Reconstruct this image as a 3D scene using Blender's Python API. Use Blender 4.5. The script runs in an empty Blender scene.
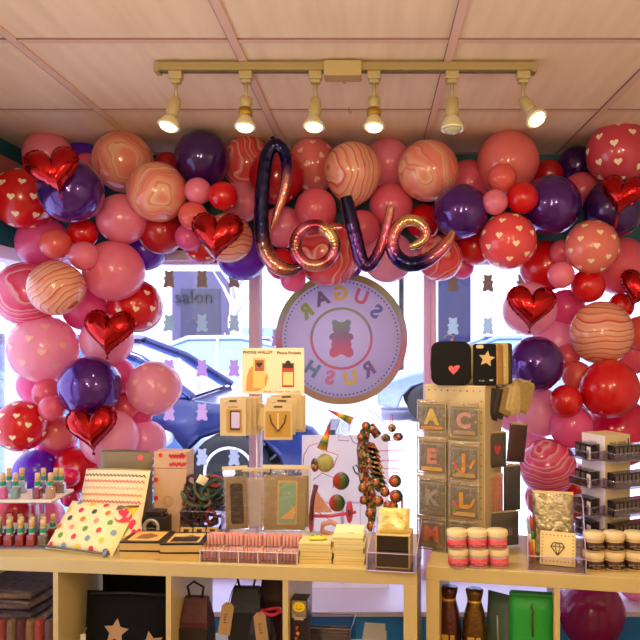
import bpy, bmesh, math, random
from mathutils import Vector, Matrix, Euler
rnd = random.Random(7)
SC = bpy.context.scene
COL = SC.collection
PI = math.pi
CX, CY, F, CZ = 374.0, 337.0, 700.0, 1.46     # principal point, focal length (px), camera height
CT = 0.77                                      # counter top height

def P(px, py, Y): return Vector(((px-CX)/F*Y, Y, CZ-(py-CY)/F*Y))
def G(px, py, z=CT):
    Y = (CZ-z)*F/(py-CY); return P(px, py, Y)
def lin(h):
    h = h.lstrip('#'); r = []
    for i in (0, 2, 4):
        c = int(h[i:i+2], 16)/255
        r.append(c/12.92 if c <= .04045 else ((c+.055)/1.055)**2.4)
    return (r[0], r[1], r[2], 1)

# ------------------------------------------------------------------ materials
MATS = {}
def newmat(name):
    m = bpy.data.materials.new(name); m.use_nodes = True
    return m, m.node_tree, m.node_tree.nodes['Principled BSDF']
def mat(h, rough=.5, metal=0, coat=0, emit=0, noise=0, bump=0, nscale=30, trl=0, spec=.5):
    key = (h, rough, metal, coat, emit, noise, bump, nscale, trl, spec)
    if key in MATS: return MATS[key]
    m, nt, b = newmat('surface_'+h.strip('#')); N = nt.nodes; L = nt.links
    c = lin(h)
    b.inputs['Base Color'].default_value = c
    b.inputs['Roughness'].default_value = rough
    b.inputs['Metallic'].default_value = metal
    b.inputs['Coat Weight'].default_value = coat
    b.inputs['Coat Roughness'].default_value = .08
    b.inputs['Specular IOR Level'].default_value = spec
    if emit:
        b.inputs['Emission Color'].default_value = c
        b.inputs['Emission Strength'].default_value = emit
    if noise or bump:
        tc = N.new('ShaderNodeTexCoord'); nz = N.new('ShaderNodeTexNoise')
        nz.inputs['Scale'].default_value = nscale; nz.inputs['Detail'].default_value = 4
        L.new(tc.outputs['Object'], nz.inputs['Vector'])
        if noise:
            r = N.new('ShaderNodeValToRGB')
            r.color_ramp.elements[0].position = .3; r.color_ramp.elements[1].position = .7
            r.color_ramp.elements[0].color = tuple(x*(1-noise) for x in c[:3])+(1,)
            r.color_ramp.elements[1].color = tuple(min(1, x*(1+noise*.6)) for x in c[:3])+(1,)
            L.new(nz.outputs['Fac'], r.inputs['Fac']); L.new(r.outputs['Color'], b.inputs['Base Color'])
        if bump:
            bp = N.new('ShaderNodeBump'); bp.inputs['Strength'].default_value = bump; bp.inputs['Distance'].default_value = .01
            L.new(nz.outputs['Fac'], bp.inputs['Height']); L.new(bp.outputs['Normal'], b.inputs['Normal'])
    if trl:
        t = N.new('ShaderNodeBsdfTranslucent'); t.inputs['Color'].default_value = c
        mx = N.new('ShaderNodeMixShader'); mx.inputs['Fac'].default_value = trl
        L.new(b.outputs[0], mx.inputs[1]); L.new(t.outputs[0], mx.inputs[2])
        L.new(mx.outputs[0], N['Material Output'].inputs['Surface'])
    MATS[key] = m; return m
def clear(h='#ffffff', gloss=.1, rough=.05, milk=0, crinkle=0):
    key = ('clear', h, gloss, rough, milk, crinkle)
    if key in MATS: return MATS[key]
    m, nt, b = newmat('clear_'+h.strip('#')); N = nt.nodes; L = nt.links
    tr = N.new('ShaderNodeBsdfTransparent'); tr.inputs['Color'].default_value = lin(h)
    gl = N.new('ShaderNodeBsdfGlossy'); gl.inputs['Roughness'].default_value = rough
    lw = N.new('ShaderNodeLayerWeight'); lw.inputs['Blend'].default_value = .25
    ma = N.new('ShaderNodeMath'); ma.operation = 'MULTIPLY_ADD'
    ma.inputs[1].default_value = .5; ma.inputs[2].default_value = gloss*.5
    L.new(lw.outputs['Fresnel'], ma.inputs[0])
    mx = N.new('ShaderNodeMixShader'); L.new(ma.outputs[0], mx.inputs['Fac'])
    L.new(tr.outputs[0], mx.inputs[1]); L.new(gl.outputs[0], mx.inputs[2]); out = mx
    if crinkle:
        tc = N.new('ShaderNodeTexCoord'); nz = N.new('ShaderNodeTexNoise'); nz.inputs['Scale'].default_value = 60
        L.new(tc.outputs['Object'], nz.inputs['Vector'])
        bp = N.new('ShaderNodeBump'); bp.inputs['Strength'].default_value = crinkle; bp.inputs['Distance'].default_value = .02
        L.new(nz.outputs['Fac'], bp.inputs['Height']); L.new(bp.outputs['Normal'], gl.inputs['Normal'])
    if milk:
        df = N.new('ShaderNodeBsdfDiffuse'); df.inputs['Color'].default_value = lin(h)
        m2 = N.new('ShaderNodeMixShader'); m2.inputs['Fac'].default_value = milk
        L.new(mx.outputs[0], m2.inputs[1]); L.new(df.outputs[0], m2.inputs[2]); out = m2
    L.new(out.outputs[0], N['Material Output'].inputs['Surface'])
    MATS[key] = m; return m
def ramp_mat(name, coord, axis, stops, rough=.5, metal=0, scale=1, off=0, coat=0, wave=None, emit=0):
    """colour ramp along one axis of a coordinate, or along a distorted wave"""
    m, nt, b = newmat(name); N = nt.nodes; L = nt.links
    b.inputs['Roughness'].default_value = rough; b.inputs['Metallic'].default_value = metal
    b.inputs['Coat Weight'].default_value = coat
    tc = N.new('ShaderNodeTexCoord'); r = N.new('ShaderNodeValToRGB')
    els = r.color_ramp.elements
    while len(els) < len(stops): els.new(.5)
    for e, (p, c) in zip(els, stops): e.position = p; e.color = lin(c)
    if wave:
        oi = N.new('ShaderNodeObjectInfo'); ad = N.new('ShaderNodeVectorMath'); ad.operation = 'ADD'
        sc = N.new('ShaderNodeMath'); sc.operation = 'MULTIPLY'; sc.inputs[1].default_value = 9
        L.new(oi.outputs['Random'], sc.inputs[0])
        cb = N.new('ShaderNodeCombineXYZ'); L.new(sc.outputs[0], cb.inputs[0]); L.new(sc.outputs[0], cb.inputs[1])
        L.new(tc.outputs[coord], ad.inputs[0]); L.new(cb.outputs[0], ad.inputs[1])
        w = N.new('ShaderNodeTexWave'); w.wave_type = 'BANDS'; w.bands_direction = axis
        w.inputs['Scale'].default_value = wave[0]; w.inputs['Distortion'].default_value = wave[1]
        w.inputs['Detail'].default_value = wave[2]; w.inputs['Detail Scale'].default_value = wave[3]
        L.new(ad.outputs[0], w.inputs['Vector']); L.new(w.outputs['Fac'], r.inputs['Fac'])
    else:
        sx = N.new('ShaderNodeSeparateXYZ'); L.new(tc.outputs[coord], sx.inputs[0])
        ma = N.new('ShaderNodeMath'); ma.operation = 'MULTIPLY_ADD'; ma.inputs[1].default_value = scale; ma.inputs[2].default_value = off
        L.new(sx.outputs[axis], ma.inputs[0]); L.new(ma.outputs[0], r.inputs['Fac'])
    L.new(r.outputs['Color'], b.inputs['Base Color'])
    if emit:
        L.new(r.outputs['Color'], b.inputs['Emission Color']); b.inputs['Emission Strength'].default_value = emit
    return m

# ------------------------------------------------------------------ mesh builder
def T(x=0, y=0, z=0, rx=0, ry=0, rz=0):
    return Matrix.Translation((x, y, z)) @ Euler((rx, ry, rz)).to_matrix().to_4x4()
I4 = Matrix.Identity(4)
class MB:
    def __init__(s): s.v = []; s.f = []; s.m = []; s.sm = []; s.c = None
    def add(s, vs, fs, m=0, M=I4, smooth=False):
        o = len(s.v); s.v += [tuple(M @ Vector(v)) for v in vs]
        for f in fs: s.f.append(tuple(i+o for i in f)); s.m.append(m); s.sm.append(smooth)
        return s
    def box(s, x0, x1, y0, y1, z0, z1, m=0, M=I4):
        vs = [(x, y, z) for x in (x0, x1) for y in (y0, y1) for z in (z0, z1)]
        return s.add(vs, [(0,1,3,2), (4,6,7,5), (0,4,5,1), (2,3,7,6), (0,2,6,4), (1,5,7,3)], m, M)
    def cbox(s, w, d, h, m=0, M=I4): return s.box(-w/2, w/2, -d/2, d/2, 0, h, m, M)
    def lathe(s, prof, n=20, m=0, M=I4, smooth=True):
        vs = []; fs = []
        for (r, z) in prof:
            for k in range(n):
                a = 2*PI*k/n; vs.append((r*math.cos(a), r*math.sin(a), z))
        for i in range(len(prof)-1):
            for k in range(n):
                k2 = (k+1) % n
                fs.append((i*n+k, i*n+k2, (i+1)*n+k2, (i+1)*n+k))
        if prof[0][0] > 1e-5: fs.append(tuple(range(n-1, -1, -1)))
        if prof[-1][0] > 1e-5: fs.append(tuple((len(prof)-1)*n+k for k in range(n)))
        return s.add(vs, fs, m, M, smooth)
    def cyl(s, r, z0, z1, n=20, m=0, M=I4): return s.lathe([(r, z0), (r, z1)], n, m, M)
    def tube(s, pts, r, n=10, m=0, M=I4, closed=False):
        pts = [Vector(p) for p in pts]; N = len(pts)
        rr = r if isinstance(r, (list, tuple)) else [r]*N
        vs = []; fs = []; prev = None
        for i, p in enumerate(pts):
            if closed: t = pts[(i+1) % N]-pts[i-1]
            else: t = pts[min(i+1, N-1)]-pts[max(i-1, 0)]
            t.normalize()
            if prev is None:
                u = t.cross(Vector((0, 1, 0)))
                if u.length < .05: u = t.cross(Vector((1, 0, 0)))
            else: u = prev - t*prev.dot(t)
            u.normalize(); prev = u; w = t.cross(u)
            for k in range(n):
                a = 2*PI*k/n; vs.append(tuple(p+(u*math.cos(a)+w*math.sin(a))*rr[i]))
        for i in range(N if closed else N-1):
            j = (i+1) % N
            for k in range(n):
                k2 = (k+1) % n; fs.append((i*n+k, i*n+k2, j*n+k2, j*n+k))
        if not closed: fs += [tuple(range(n-1, -1, -1)), tuple((N-1)*n+k for k in range(n))]
        return s.add(vs, fs, m, M, True)
    def prism(s, pts, y0, y1, m=0, M=I4):
        """2-D outline in x,z, extruded along y"""
        n = len(pts); vs = [(x, y0, z) for x, z in pts]+[(x, y1, z) for x, z in pts]
        fs = [tuple(range(n)), tuple(range(2*n-1, n-1, -1))]
        for i in range(n): j = (i+1) % n; fs.append((i, i+n, j+n, j))
        return s.add(vs, fs, m, M)
    def flat(s, pts, y=0, m=0, M=I4): return s.add([(x, y, z) for x, z in pts], [tuple(range(len(pts)))], m, M)
    def sphere(s, r, M=I4, m=0, n=16, sx=1, sy=1, sz=1):
        prof = [(max(1e-6, math.sin(PI*i/(n//2)))*r, -math.cos(PI*i/(n//2))*r) for i in range(n//2+1)]
        return s.lathe(prof, n, m, M @ Matrix.Diagonal((sx, sy, sz, 1)))
    def pillow(s, w, h, t, n=10, m=0, M=I4, pw=4, wob=0):
        """soft flat pouch: x across, z up from 0, y thickness"""
        for sgn in (-1, 1):
            vs = []; fs = []
            for j in range(n+1):
                for i in range(n+1):
                    u = 2*i/n-1; v = 2*j/n-1
                    y = sgn*t/2*math.sqrt(max(0, (1-abs(u)**pw)*(1-abs(v)**pw)))
                    y += wob*math.sin(5*u+3*v)*t
                    vs.append((u*w/2, y, (v+1)*h/2))
            for j in range(n):
                for i in range(n):
                    q = (j*(n+1)+i, j*(n+1)+i+1, (j+1)*(n+1)+i+1, (j+1)*(n+1)+i)
                    fs.append(q if sgn < 0 else q[::-1])
            s.add(vs, fs, m, M, True)
        return s
    def text(s, body, size, m=0, M=I4, ext=.0006, bold=0, mirror=False):
        me = text_mesh(body, size, ext, bold)
        R = M @ Euler((PI/2, 0, 0)).to_matrix().to_4x4()
        if mirror: R = M @ Matrix.Diagonal((-1, 1, 1, 1)) @ Euler((PI/2, 0, 0)).to_matrix().to_4x4()
        return s.add([v.co[:] for v in me.vertices], [tuple(p.vertices) for p in me.polygons], m, R)
    def scrib(s, body, size, m=0, M=I4, *_):
        """print too small to read in the photograph: a row of little strokes"""
        n = len(body); st = size*.56; h = size*.62
        for i, ch in enumerate(body):
            if ch == ' ': continue
            x = (i-(n-1)/2)*st; a = .55 if i % 3 else 1; k = (ord(ch)*7) % 3
            s.box(x-st*.36, x-st*.2, -.0005, .0004, -h/2, -h/2+h*a, m, M)
            if k: s.box(x-st*.2, x+st*.3, -.0005, .0004, -h/2+h*.42*(k-1), -h/2+h*.42*(k-1)+h*.18, m, M)
            if k != 1: s.box(x+st*.16, x+st*.32, -.0005, .0004, -h/2, -h/2+h*.55, m, M)
        return s
    def build(s, name, mats, parent=None, loc=None, bevel=0, seg=2):
        me = bpy.data.meshes.new(name); me.from_pydata(s.v, [], s.f)
        if not isinstance(mats, (list, tuple)): mats = [mats]
        for x in mats: me.materials.append(x)
        me.polygons.foreach_set('material_index', s.m); me.polygons.foreach_set('use_smooth', s.sm)
        if s.c:
            at = me.color_attributes.new('tint', 'FLOAT_COLOR', 'POINT')
            for i, c in enumerate(s.c): at.data[i].color = c
        bm = bmesh.new(); bm.from_mesh(me); bmesh.ops.recalc_face_normals(bm, faces=bm.faces); bm.to_mesh(me); bm.free()
        o = bpy.data.objects.new(name, me); COL.objects.link(o)
        if parent: o.parent = parent
        if loc is not None: o.location = loc
        if bevel:
            b = o.modifiers.new('bevel', 'BEVEL'); b.width = bevel; b.segments = seg; b.limit_method = 'ANGLE'; b.angle_limit = .7
        return o
TXT = {}
def text_mesh(body, size, ext, bold):
    k = (body, size, ext, bold)
    if k in TXT: return TXT[k]
    cu = bpy.data.curves.new('t', 'FONT'); cu.body = body; cu.size = size; cu.extrude = ext; cu.offset = bold
    cu.align_x = 'CENTER'; cu.align_y = 'CENTER'; cu.resolution_u = 3
    o = bpy.data.objects.new('t', cu); COL.objects.link(o)
    dg = bpy.context.evaluated_depsgraph_get()
    me = bpy.data.meshes.new_from_object(o.evaluated_get(dg))
    bpy.data.objects.remove(o); TXT[k] = me
    return me
def tag(o, label, cat, group=None):
    o['label'] = label; o['category'] = cat
    if group: o['group'] = group
    return o
def struct(o): o['kind'] = 'structure'; return o
def thing(name, label, cat, loc=(0, 0, 0), rz=0, group=None, rx=0, ry=0):
    o = bpy.data.objects.new(name, None); COL.objects.link(o); o.empty_display_size = .03
    o.location = loc; o.rotation_euler = (rx, ry, rz)
    return tag(o, label, cat, group)
def kids(o): return [c for c in KID.get(o, [])]
KID = {}
def dup(root, loc, rz=0, label=None, group=None, rx=None, ry=None, swap=None):
    """copy a thing with its parts and sub-parts (shared mesh data)"""
    def cp(o, par):
        c = o.copy(); COL.objects.link(c)
        if par: c.parent = par
        for ch in [x for x in COL.objects if x.parent == o and x is not c]: cp(ch, c)
        return c
    r = cp(root, None); r.location = loc
    e = root.rotation_euler
    r.rotation_euler = (e[0] if rx is None else rx, e[1] if ry is None else ry, rz)
    if label: r['label'] = label
    if group: r['group'] = group
    return r
def heart2d(s=1, n=40):
    pts = []
    for k in range(n):
        t = 2*PI*k/n
        x = 16*math.sin(t)**3; y = 13*math.cos(t)-5*math.cos(2*t)-2*math.cos(3*t)-math.cos(4*t)
        pts.append((x/16*s, (y+2.5)/16*s))
    return pts
def star2d(r, r2=.45, rot=0):
    return [((r if k % 2 == 0 else r*r2)*math.sin(PI*k/5+rot), (r if k % 2 == 0 else r*r2)*math.cos(PI*k/5+rot)) for k in range(10)]
def rrect(w, h, r, n=5):
    pts = []
    for cx, cz, a0 in ((w/2-r, h/2-r, 0), (-w/2+r, h/2-r, PI/2), (-w/2+r, -h/2+r, PI), (w/2-r, -h/2+r, 1.5*PI)):
        for k in range(n+1):
            a = a0+PI/2*k/n; pts.append((cx+r*math.cos(a), cz+r*math.sin(a)))
    return pts
def circ(r, n=16, cx=0, cz=0): return [(cx+r*math.cos(2*PI*k/n), cz+r*math.sin(2*PI*k/n)) for k in range(n)]
BEAR = [(0,.93), (.14,.96), (.24,1.04), (.36,1.06), (.45,.98), (.46,.86), (.40,.77), (.43,.64), (.40,.52), (.34,.44), (.50,.38), (.58,.27), (.56,.14), (.46,.08), (.44,.02),
        (.48,-.12), (.46,-.26), (.54,-.36), (.58,-.5), (.55,-.66), (.42,-.74), (.24,-.72), (.12,-.63), (0,-.6)]
def bear2d(s):
    R = [(x*s, (z-.16)*s) for x, z in BEAR]
    return R+[(-x, z) for x, z in R[-2:0:-1]]
# ------------------------------------------------------------------ camera and light
cam = bpy.data.cameras.new('camera'); co = bpy.data.objects.new('camera', cam); COL.objects.link(co)
co.location = (0, 0, CZ); co.rotation_euler = (PI/2, 0, 0)
cam.sensor_width = 36; cam.lens = F/640*36; cam.shift_x = -(CX-320)/640; cam.shift_y = (CY-320)/640
cam.clip_start = .02; SC.camera = co
SC.view_settings.view_transform = 'Standard'; SC.view_settings.look = 'None'
SC.view_settings.exposure = 0; SC.view_settings.gamma = 1
w = bpy.data.worlds.new('sky'); SC.world = w; w.use_nodes = True
bg = w.node_tree.nodes['Background']
tc = w.node_tree.nodes.new('ShaderNodeTexCoord'); sx = w.node_tree.nodes.new('ShaderNodeSeparateXYZ'); rp = w.node_tree.nodes.new('ShaderNodeValToRGB')
rp.color_ramp.elements[0].position = .0; rp.color_ramp.elements[0].color = (.86, .86, 1, 1)
rp.color_ramp.elements[1].position = .8; rp.color_ramp.elements[1].color = (.6, .74, 1, 1)
w.node_tree.links.new(tc.outputs['Generated'], sx.inputs[0]); w.node_tree.links.new(sx.outputs[2], rp.inputs['Fac'])
w.node_tree.links.new(rp.outputs['Color'], bg.inputs['Color']); bg.inputs['Strength'].default_value = 3.0
def lamp(kind, name, loc, energy, color, size=.05, rot=(0, 0, 0), spot=None, blend=.6):
    l = bpy.data.lights.new(name, kind); l.energy = energy; l.color = color
    if kind == 'AREA': l.shape = 'DISK'; l.size = size
    elif kind == 'SUN': l.angle = .02
    else: l.shadow_soft_size = size
    if spot: l.spot_size = spot; l.spot_blend = blend
    o = bpy.data.objects.new(name, l); COL.objects.link(o); o.location = loc; o.rotation_euler = rot
    return o
lamp('SUN', 'sun', (0, 0, 8), 6.5, (1, .96, .9), rot=(math.radians(38), 0, math.radians(-18)))
WARM = (1, .74, .46)
for x, y in ((-.75, .75), (.85, .65), (.05, -.7)):
    lamp('POINT', 'added_fill_lamp', (x, y, 1.95), 17, (1, .82, .54), .05)  # unseen point lamps added to brighten ceiling and shop; no pendant is modelled
lamp('AREA', 'shop_ceiling_lamp', (0, -.6, 2.25), 26, (1, .84, .58), .5)
lamp('SPOT', 'added_ceiling_wash', (-.1, -.9, 1.5), 60, (1, .80, .52), .1, (Vector((-.1, 1.7, 2.286))-Vector((-.1, -.9, 1.5))).to_track_quat('-Z', 'Y').to_euler(), 1.0, 1)  # unseen spot added behind the camera to lift the ceiling

# ------------------------------------------------------------------ room shell
WY = 3.15; XL, XR = -1.55, 1.62; CZT = 2.286; HEAD = 1.83; SILL = .376; REAR = -2.4
TEAL = mat('#1d5f66', .6); CREAM = mat('#e9dccb', .7, noise=.06, nscale=6)
FRAME = mat('#f4d3e0', .45, trl=.5); WHITE = mat('#efeaf0', .5)
b = MB().box(XL-.1, XR+.1, REAR-.1, WY+.15, -.06, 0)
fl = struct(b.build('floor', mat('#9a8468', .45, noise=.25, nscale=4)))
# ceiling: lay-in tiles with grid bars and small printed texture
m, nt, bs = newmat('ceiling_tile'); N, L = nt.nodes, nt.links
tcx = N.new('ShaderNodeTexCoord'); mp = N.new('ShaderNodeMapping'); mp.inputs['Rotation'].default_value = (0, 0, .5); mp.inputs['Scale'].default_value = (26, 2.2, 1)
nz = N.new('ShaderNodeTexNoise'); nz.inputs['Scale'].default_value = 1; nz.inputs['Detail'].default_value = 5
rr = N.new('ShaderNodeValToRGB'); rr.color_ramp.elements[0].position = .3; rr.color_ramp.elements[0].color = lin('#dec6a8'); rr.color_ramp.elements[1].position = .7; rr.color_ramp.elements[1].color = lin('#ead4ba')
L.new(tcx.outputs['Object'], mp.inputs[0]); L.new(mp.outputs[0], nz.inputs['Vector']); L.new(nz.outputs['Fac'], rr.inputs['Fac']); L.new(rr.outputs[0], bs.inputs['Base Color'])
bp = N.new('ShaderNodeBump'); bp.inputs['Strength'].default_value = .25; bp.inputs['Distance'].default_value = .004; L.new(nz.outputs['Fac'], bp.inputs['Height']); L.new(bp.outputs[0], bs.inputs['Normal'])
bs.inputs['Roughness'].default_value = .8
b = MB().box(XL-.1, XR+.1, REAR-.1, WY+.12, CZT, CZT+.05)
for k in range(-2, 4):
    x = -.39+.61*k
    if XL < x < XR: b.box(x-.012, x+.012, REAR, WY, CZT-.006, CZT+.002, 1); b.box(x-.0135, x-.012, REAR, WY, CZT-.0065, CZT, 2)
for k in range(-6, 2):
    y = 2.547+.6*k
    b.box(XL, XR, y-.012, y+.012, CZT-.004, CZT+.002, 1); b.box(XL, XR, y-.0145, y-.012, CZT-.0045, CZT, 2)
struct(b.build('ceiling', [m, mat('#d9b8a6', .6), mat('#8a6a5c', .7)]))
# walls
b = MB().box(XL-.1, XR+.1, WY, WY+.12, HEAD, CZT, 0).box(XL-.1, XR+.1, WY, WY+.12, 0, SILL-.02, 1)
b.box(XR-.3, XR+.1, WY, WY+.12, SILL-.02, HEAD, 0)
struct(b.build('wall_back', [TEAL, mat('#3b78b4', .6)]))
b = MB().box(XL-.1, XL, REAR, 1.1, 0, CZT, 1).box(XL-.1, XL, 1.1, WY, HEAD, CZT, 0).box(XL-.1, XL, 1.1, WY, 0, SILL-.02, 1)
struct(b.build('wall_left', [TEAL, CREAM]))
struct(MB().box(XR, XR+.1, REAR, WY, 0, CZT).build('wall_right', CREAM))
struct(MB().box(XL-.1, XR+.1, REAR-.1, REAR, 0, CZT).build('wall_rear', CREAM))
struct(MB().box(XL, XL+.07, 1.1, WY, 2.10, 2.185).build('trim_1', mat('#a85f58', .5), bevel=.004))
b = MB()
for k in range(3): b.box(XL, XL+.055-.012*k, 1.1, WY, 2.078-.022*k, 2.092-.022*k)
struct(b.build('trim_2', WHITE))
# window display platform under the glass
b = MB().box(XL, XR, 2.76, WY, SILL-.02, SILL, 0).box(XL, XR, 2.765, 2.785, 0, SILL-.02, 1)
struct(b.build('trim_3', [mat('#e4defa', .4), mat('#2484d8', .5)], bevel=.002))
struct(MB().box(XL, XR, WY-.05, WY+.0, HEAD-.03, HEAD+.015).build('trim_4', WHITE, bevel=.003))
GLASS = clear('#f6f8ff', .06, .01)
def window(n, x0, x1, zt=HEAD):
    f = MB()
    f.box(x0-.002, x0+.022, WY-.02, WY+.07, SILL, zt); f.box(x1-.022, x1+.002, WY-.02, WY+.07, SILL, zt)
    f.box(x0, x1, WY-.01, WY+.06, SILL, SILL+.04); f.box(x0, x1, WY-.01, WY+.06, zt-.04, zt)
    o = struct(f.build('window_%d' % n, FRAME, bevel=.003))
    MB().box(x0+.022, x1-.022, WY+.028, WY+.034, SILL+.04, zt-.04).build('pane', GLASS, o)
    return o
MX1, MX2 = -.536, .252
window(1, XL+.03, MX1-.002); window(2, MX1+.002, MX2-.004); window(3, MX2+.004, XR-.33)
f = MB()
for y in (1.13, 2.15, WY-.05): f.box(XL-.07, XL+.01, y-.03, y+.03, SILL, HEAD)
f.box(XL-.07, XL+.01, 1.1, WY, SILL-.02, SILL+.04); f.box(XL-.07, XL+.015, 1.1, WY, HEAD-.045, HEAD+.01)
o = struct(f.build('window_4', WHITE, bevel=.003))
MB().box(XL-.05, XL-.044, 1.16, WY-.08, SILL+.04, HEAD-.045).build('pane', GLASS, o)

# ------------------------------------------------------------------ outdoors
struct(MB().box(-30, 30, WY+.12, 3.75, -.1, .02).box(-30, 30, 13.9, 60, -.1, .06).build('sidewalk', mat('#cfc9d4', .8, noise=.1, nscale=3)))
struct(MB().box(-30, 30, 3.75, 13.9, -.1, 0).build('street', mat('#d6d3e0', .8, noise=.08, nscale=2)))
def wheel(par, x, y, r):
    Mx = T(x, y, r, rx=PI/2)
    o = MB().lathe([(r*.62, -.09), (r*.9, -.1), (r, -.06), (r, .06), (r*.9, .1), (r*.62, .09)], 28, 0, Mx).build('wheel', mat('#15151b', .7), par)
    q = MB().lathe([(r*.66, .05), (r*.66, .09), (r*.6, .1), (r*.56, .08), (r*.56, .05)], 28, 0, Mx)
    for k in range(5):
        q.box(-.035, .035, 0, r*.6, .06, .088, 0, Mx @ T(rz=2*PI*k/5))
    q.cyl(r*.16, .05, .1, 16, 0, Mx)
    q.lathe([(r*.62, .02), (1e-6, .02)], 24, 1, Mx)
    q.build('rim', [mat('#f0f0f8', .5), mat('#1c1c24', .7)], o)
def car(label, loc, rz, paint, glass='#8fb6e6'):
    t = thing('car', label, 'car', loc, rz)
    W = .88
    body = [(-2.15,.25), (-2.2,.5), (-2.15,.85), (-1.75,.98), (-.2,.96), (.85,.95), (1.55,.86), (2.05,.7), (2.2,.52), (2.18,.28), (1.85,.22), (1.75,.45), (1.6,.6), (1.35,.68), (1.1,.6), (.95,.45), (.85,.2),
            (-.85,.2), (-.95,.45), (-1.1,.6), (-1.35,.68), (-1.6,.6), (-1.75,.45), (-1.85,.22)]
    MB().prism(body, -W, W).build('body', mat(paint, .12, .3, 1), t, bevel=.05, seg=3)
    cab = [(-1.75,.95), (-1.35,1.3), (-.7,1.44), (.1,1.43), (.55,1.25), (1.0,.94)]
    n = len(cab); vs = []
    for y0, ins in ((-W+.04, 0), (W-.04, 0)):
        for x, z in cab: vs.append((x, y0*(1-.25*(z-.95)/.5), z))
    fs = [tuple(range(n)), tuple(range(2*n-1, n-1, -1))]+[(i, i+n, (i+1) % n+n, (i+1) % n) for i in range(n)]
    MB().add(vs, fs).build('greenhouse', mat(glass, .05, .2, 1), t, bevel=.03)
    r = MB()
    for y in (-.66, .66):
        r.tube([(-1.78, y*1.25, .96), (-1.37, y*1.08, 1.3), (-.7, y, 1.46), (.1, y, 1.45), (.56, y*1.08, 1.27), (1.03, y*1.25, .95)], .035, 8)
        r.tube([(-.35, y*1.25, .96), (-.35, y*1.0, 1.44)], .03, 8)
    r.box(-.95, .15, -.66, .66, 1.43, 1.475)
    r.build('roof', mat(paint, .12, .3, 1), t, bevel=.01)
    for x in (-1.35, 1.35):
        for y in (-W+.06, W-.06):
            wheel(t, x, y, .33) if y < 0 else wheel(t, x, y, .33)
    for y in (-W-.07, W+.07): MB().sphere(.1, T(.75, y, 1.0), 0, 14, .7, 1, .75).build('mirror', mat('#1c2030', .2, .2, 1), t)
    for y in (-.62, .62): MB().sphere(.14, T(2.04, y, .66), 0, 14, .8, 1.3, .55).build('headlight', mat('#f4f6ff', .1, .3, 1), t)
    g = MB().box(2.12, 2.21, -.42, .42, .42, .62)
    for k in range(4): g.box(2.2, 2.22, -.42, .42, .44+.045*k, .455+.045*k, 1)
    g.build('grille', [mat('#20222c', .4), mat('#c8ccd8', .3, .8)], t)
    for s in (-1, 1): MB().box(-.15, .05, s*W-.012, s*W+.012, .80, .825).build('door_handle', mat('#c8ccd8', .3, .8), t)
    return t
car('silver blue car with spoked wheels parked across the street behind the phone pocket rack', (-2.56, 6.75, 0), 0, '#222e60', '#2c58a8')
car('nearest pale blue car, its bonnet seen low behind the left balloons', (-3.72, 4.85, 0), 0, '#76aaf0')
car('far grey blue car on the right, seen beside the letter patch spinner', (2.25, 14.1-1.2, 0), PI, '#8a9cc8')
car('distant pale car beyond the round sign', (-2.7, 11.2, 0), PI, '#c9d3ea')
def building(label, loc, w, h, wall, opening, awn, door_x, wins, sign=None):
    t = thing('building', label, 'building', loc)
    MB().box(-w/2, w/2, 0, 4, 0, h, 0).box(-w/2, w/2, -.06, 0, 3.4, 3.7, 1).box(-w/2, w/2, -.04, 0, 0, .35, 1).build('wall', [mat(wall, .8, noise=.05, nscale=2), mat('#d9c9dd', .7)], t)
    d = MB().box(door_x-.65, door_x+.65, -.05, .01, .06, 2.9).build('door', mat(opening, .5), t)
    MB().box(door_x-.45, door_x+.45, -.07, -.04, .8, 2.5).build('door_glass', mat('#34364e', .1), d)
    MB().cyl(.02, .9, 1.5, 10, 0, T(door_x+.56, -.09, 0)).build('door_handle', mat('#d8d8e2', .3, .8), d)
    for (x0, x1, z0, z1, c) in wins:
        f = MB().box(x0-.08, x1+.08, -.05, .01, z0-.08, z1+.08).build('window_frame', mat('#f4eef6', .5), t)
        MB().box(x0, x1, -.07, -.04, z0, z1).build('pane', mat(c, .1), f)
    for (x0, x1, z, c) in awn:
        a = MB().prism([(0, 0)]*0 or [(-.02, .6), (.02, .6), (.9, .05), (.9, -.15), (.86, -.15), (.86, .0)], x0, x1, 0, T(0, 0, z, rz=-PI/2))
        a.build('awning', mat(c, .7), t)
    if sign: MB().text(sign[0], sign[1], 0, T(sign[2], -.1, sign[3]), .01).build('shop_sign', mat('#15141e', .5), t)
    return t
building('lavender grey shopfront with recessed door and white awning across the street at left', (-3.2, 16, .06), 7.4, 7, '#e6e0ee', '#514c6c', [(.05+.0, 1.5, 1.75, '#f8f6ff')], -.75,
         [(.2, 1.4, .5, 2.0, '#b9d8f6'), (1.9, 3.1, 1.2, 2.6, '#f1d2c8'), (-3.2, -1.7, .7, 2.6, '#bcc8e6'), (-3.0, -1.8, 4.3, 6, '#aab6da'), (.4, 1.6, 4.3, 6, '#aab6da')], ('salon', .42, -.9, 2.3))
building('white shopfront with dark blue window and striped awning across the street at right', (4.3, 16, .06), 7.2, 7, '#f6f0f4', '#9aa0c4', [(-1.75+.14*k_, -1.68+.14*k_, 2.35, '#a8a4d8' if 1 else '') for k_ in range(16)]+[(-1.68+.14*k_, -1.61+.14*k_, 2.35, '#f6f2fc') for k_ in range(16)], 2.6,
         [(-2.84, -2.1, 1.0, 3.1, '#1c2248'), (-.6, 1.4, .5, 2.0, '#e6e2f2'), (-2.4, -1.2, 4.4, 6, '#aab6da')])
t = thing('street_tree', 'pale thin street tree standing left of the pink window mullion', 'tree', P(234, 400, 14.4))
t.location.z = 0
MB().tube([(0, 0, 0), (.03, 0, 1.0), (-.02, 0, 2.0), (.05, 0, 3.2)], [.11, .09, .08, .05], 10).build('trunk', mat('#cfcbdc', .9), t)
b = MB()
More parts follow.
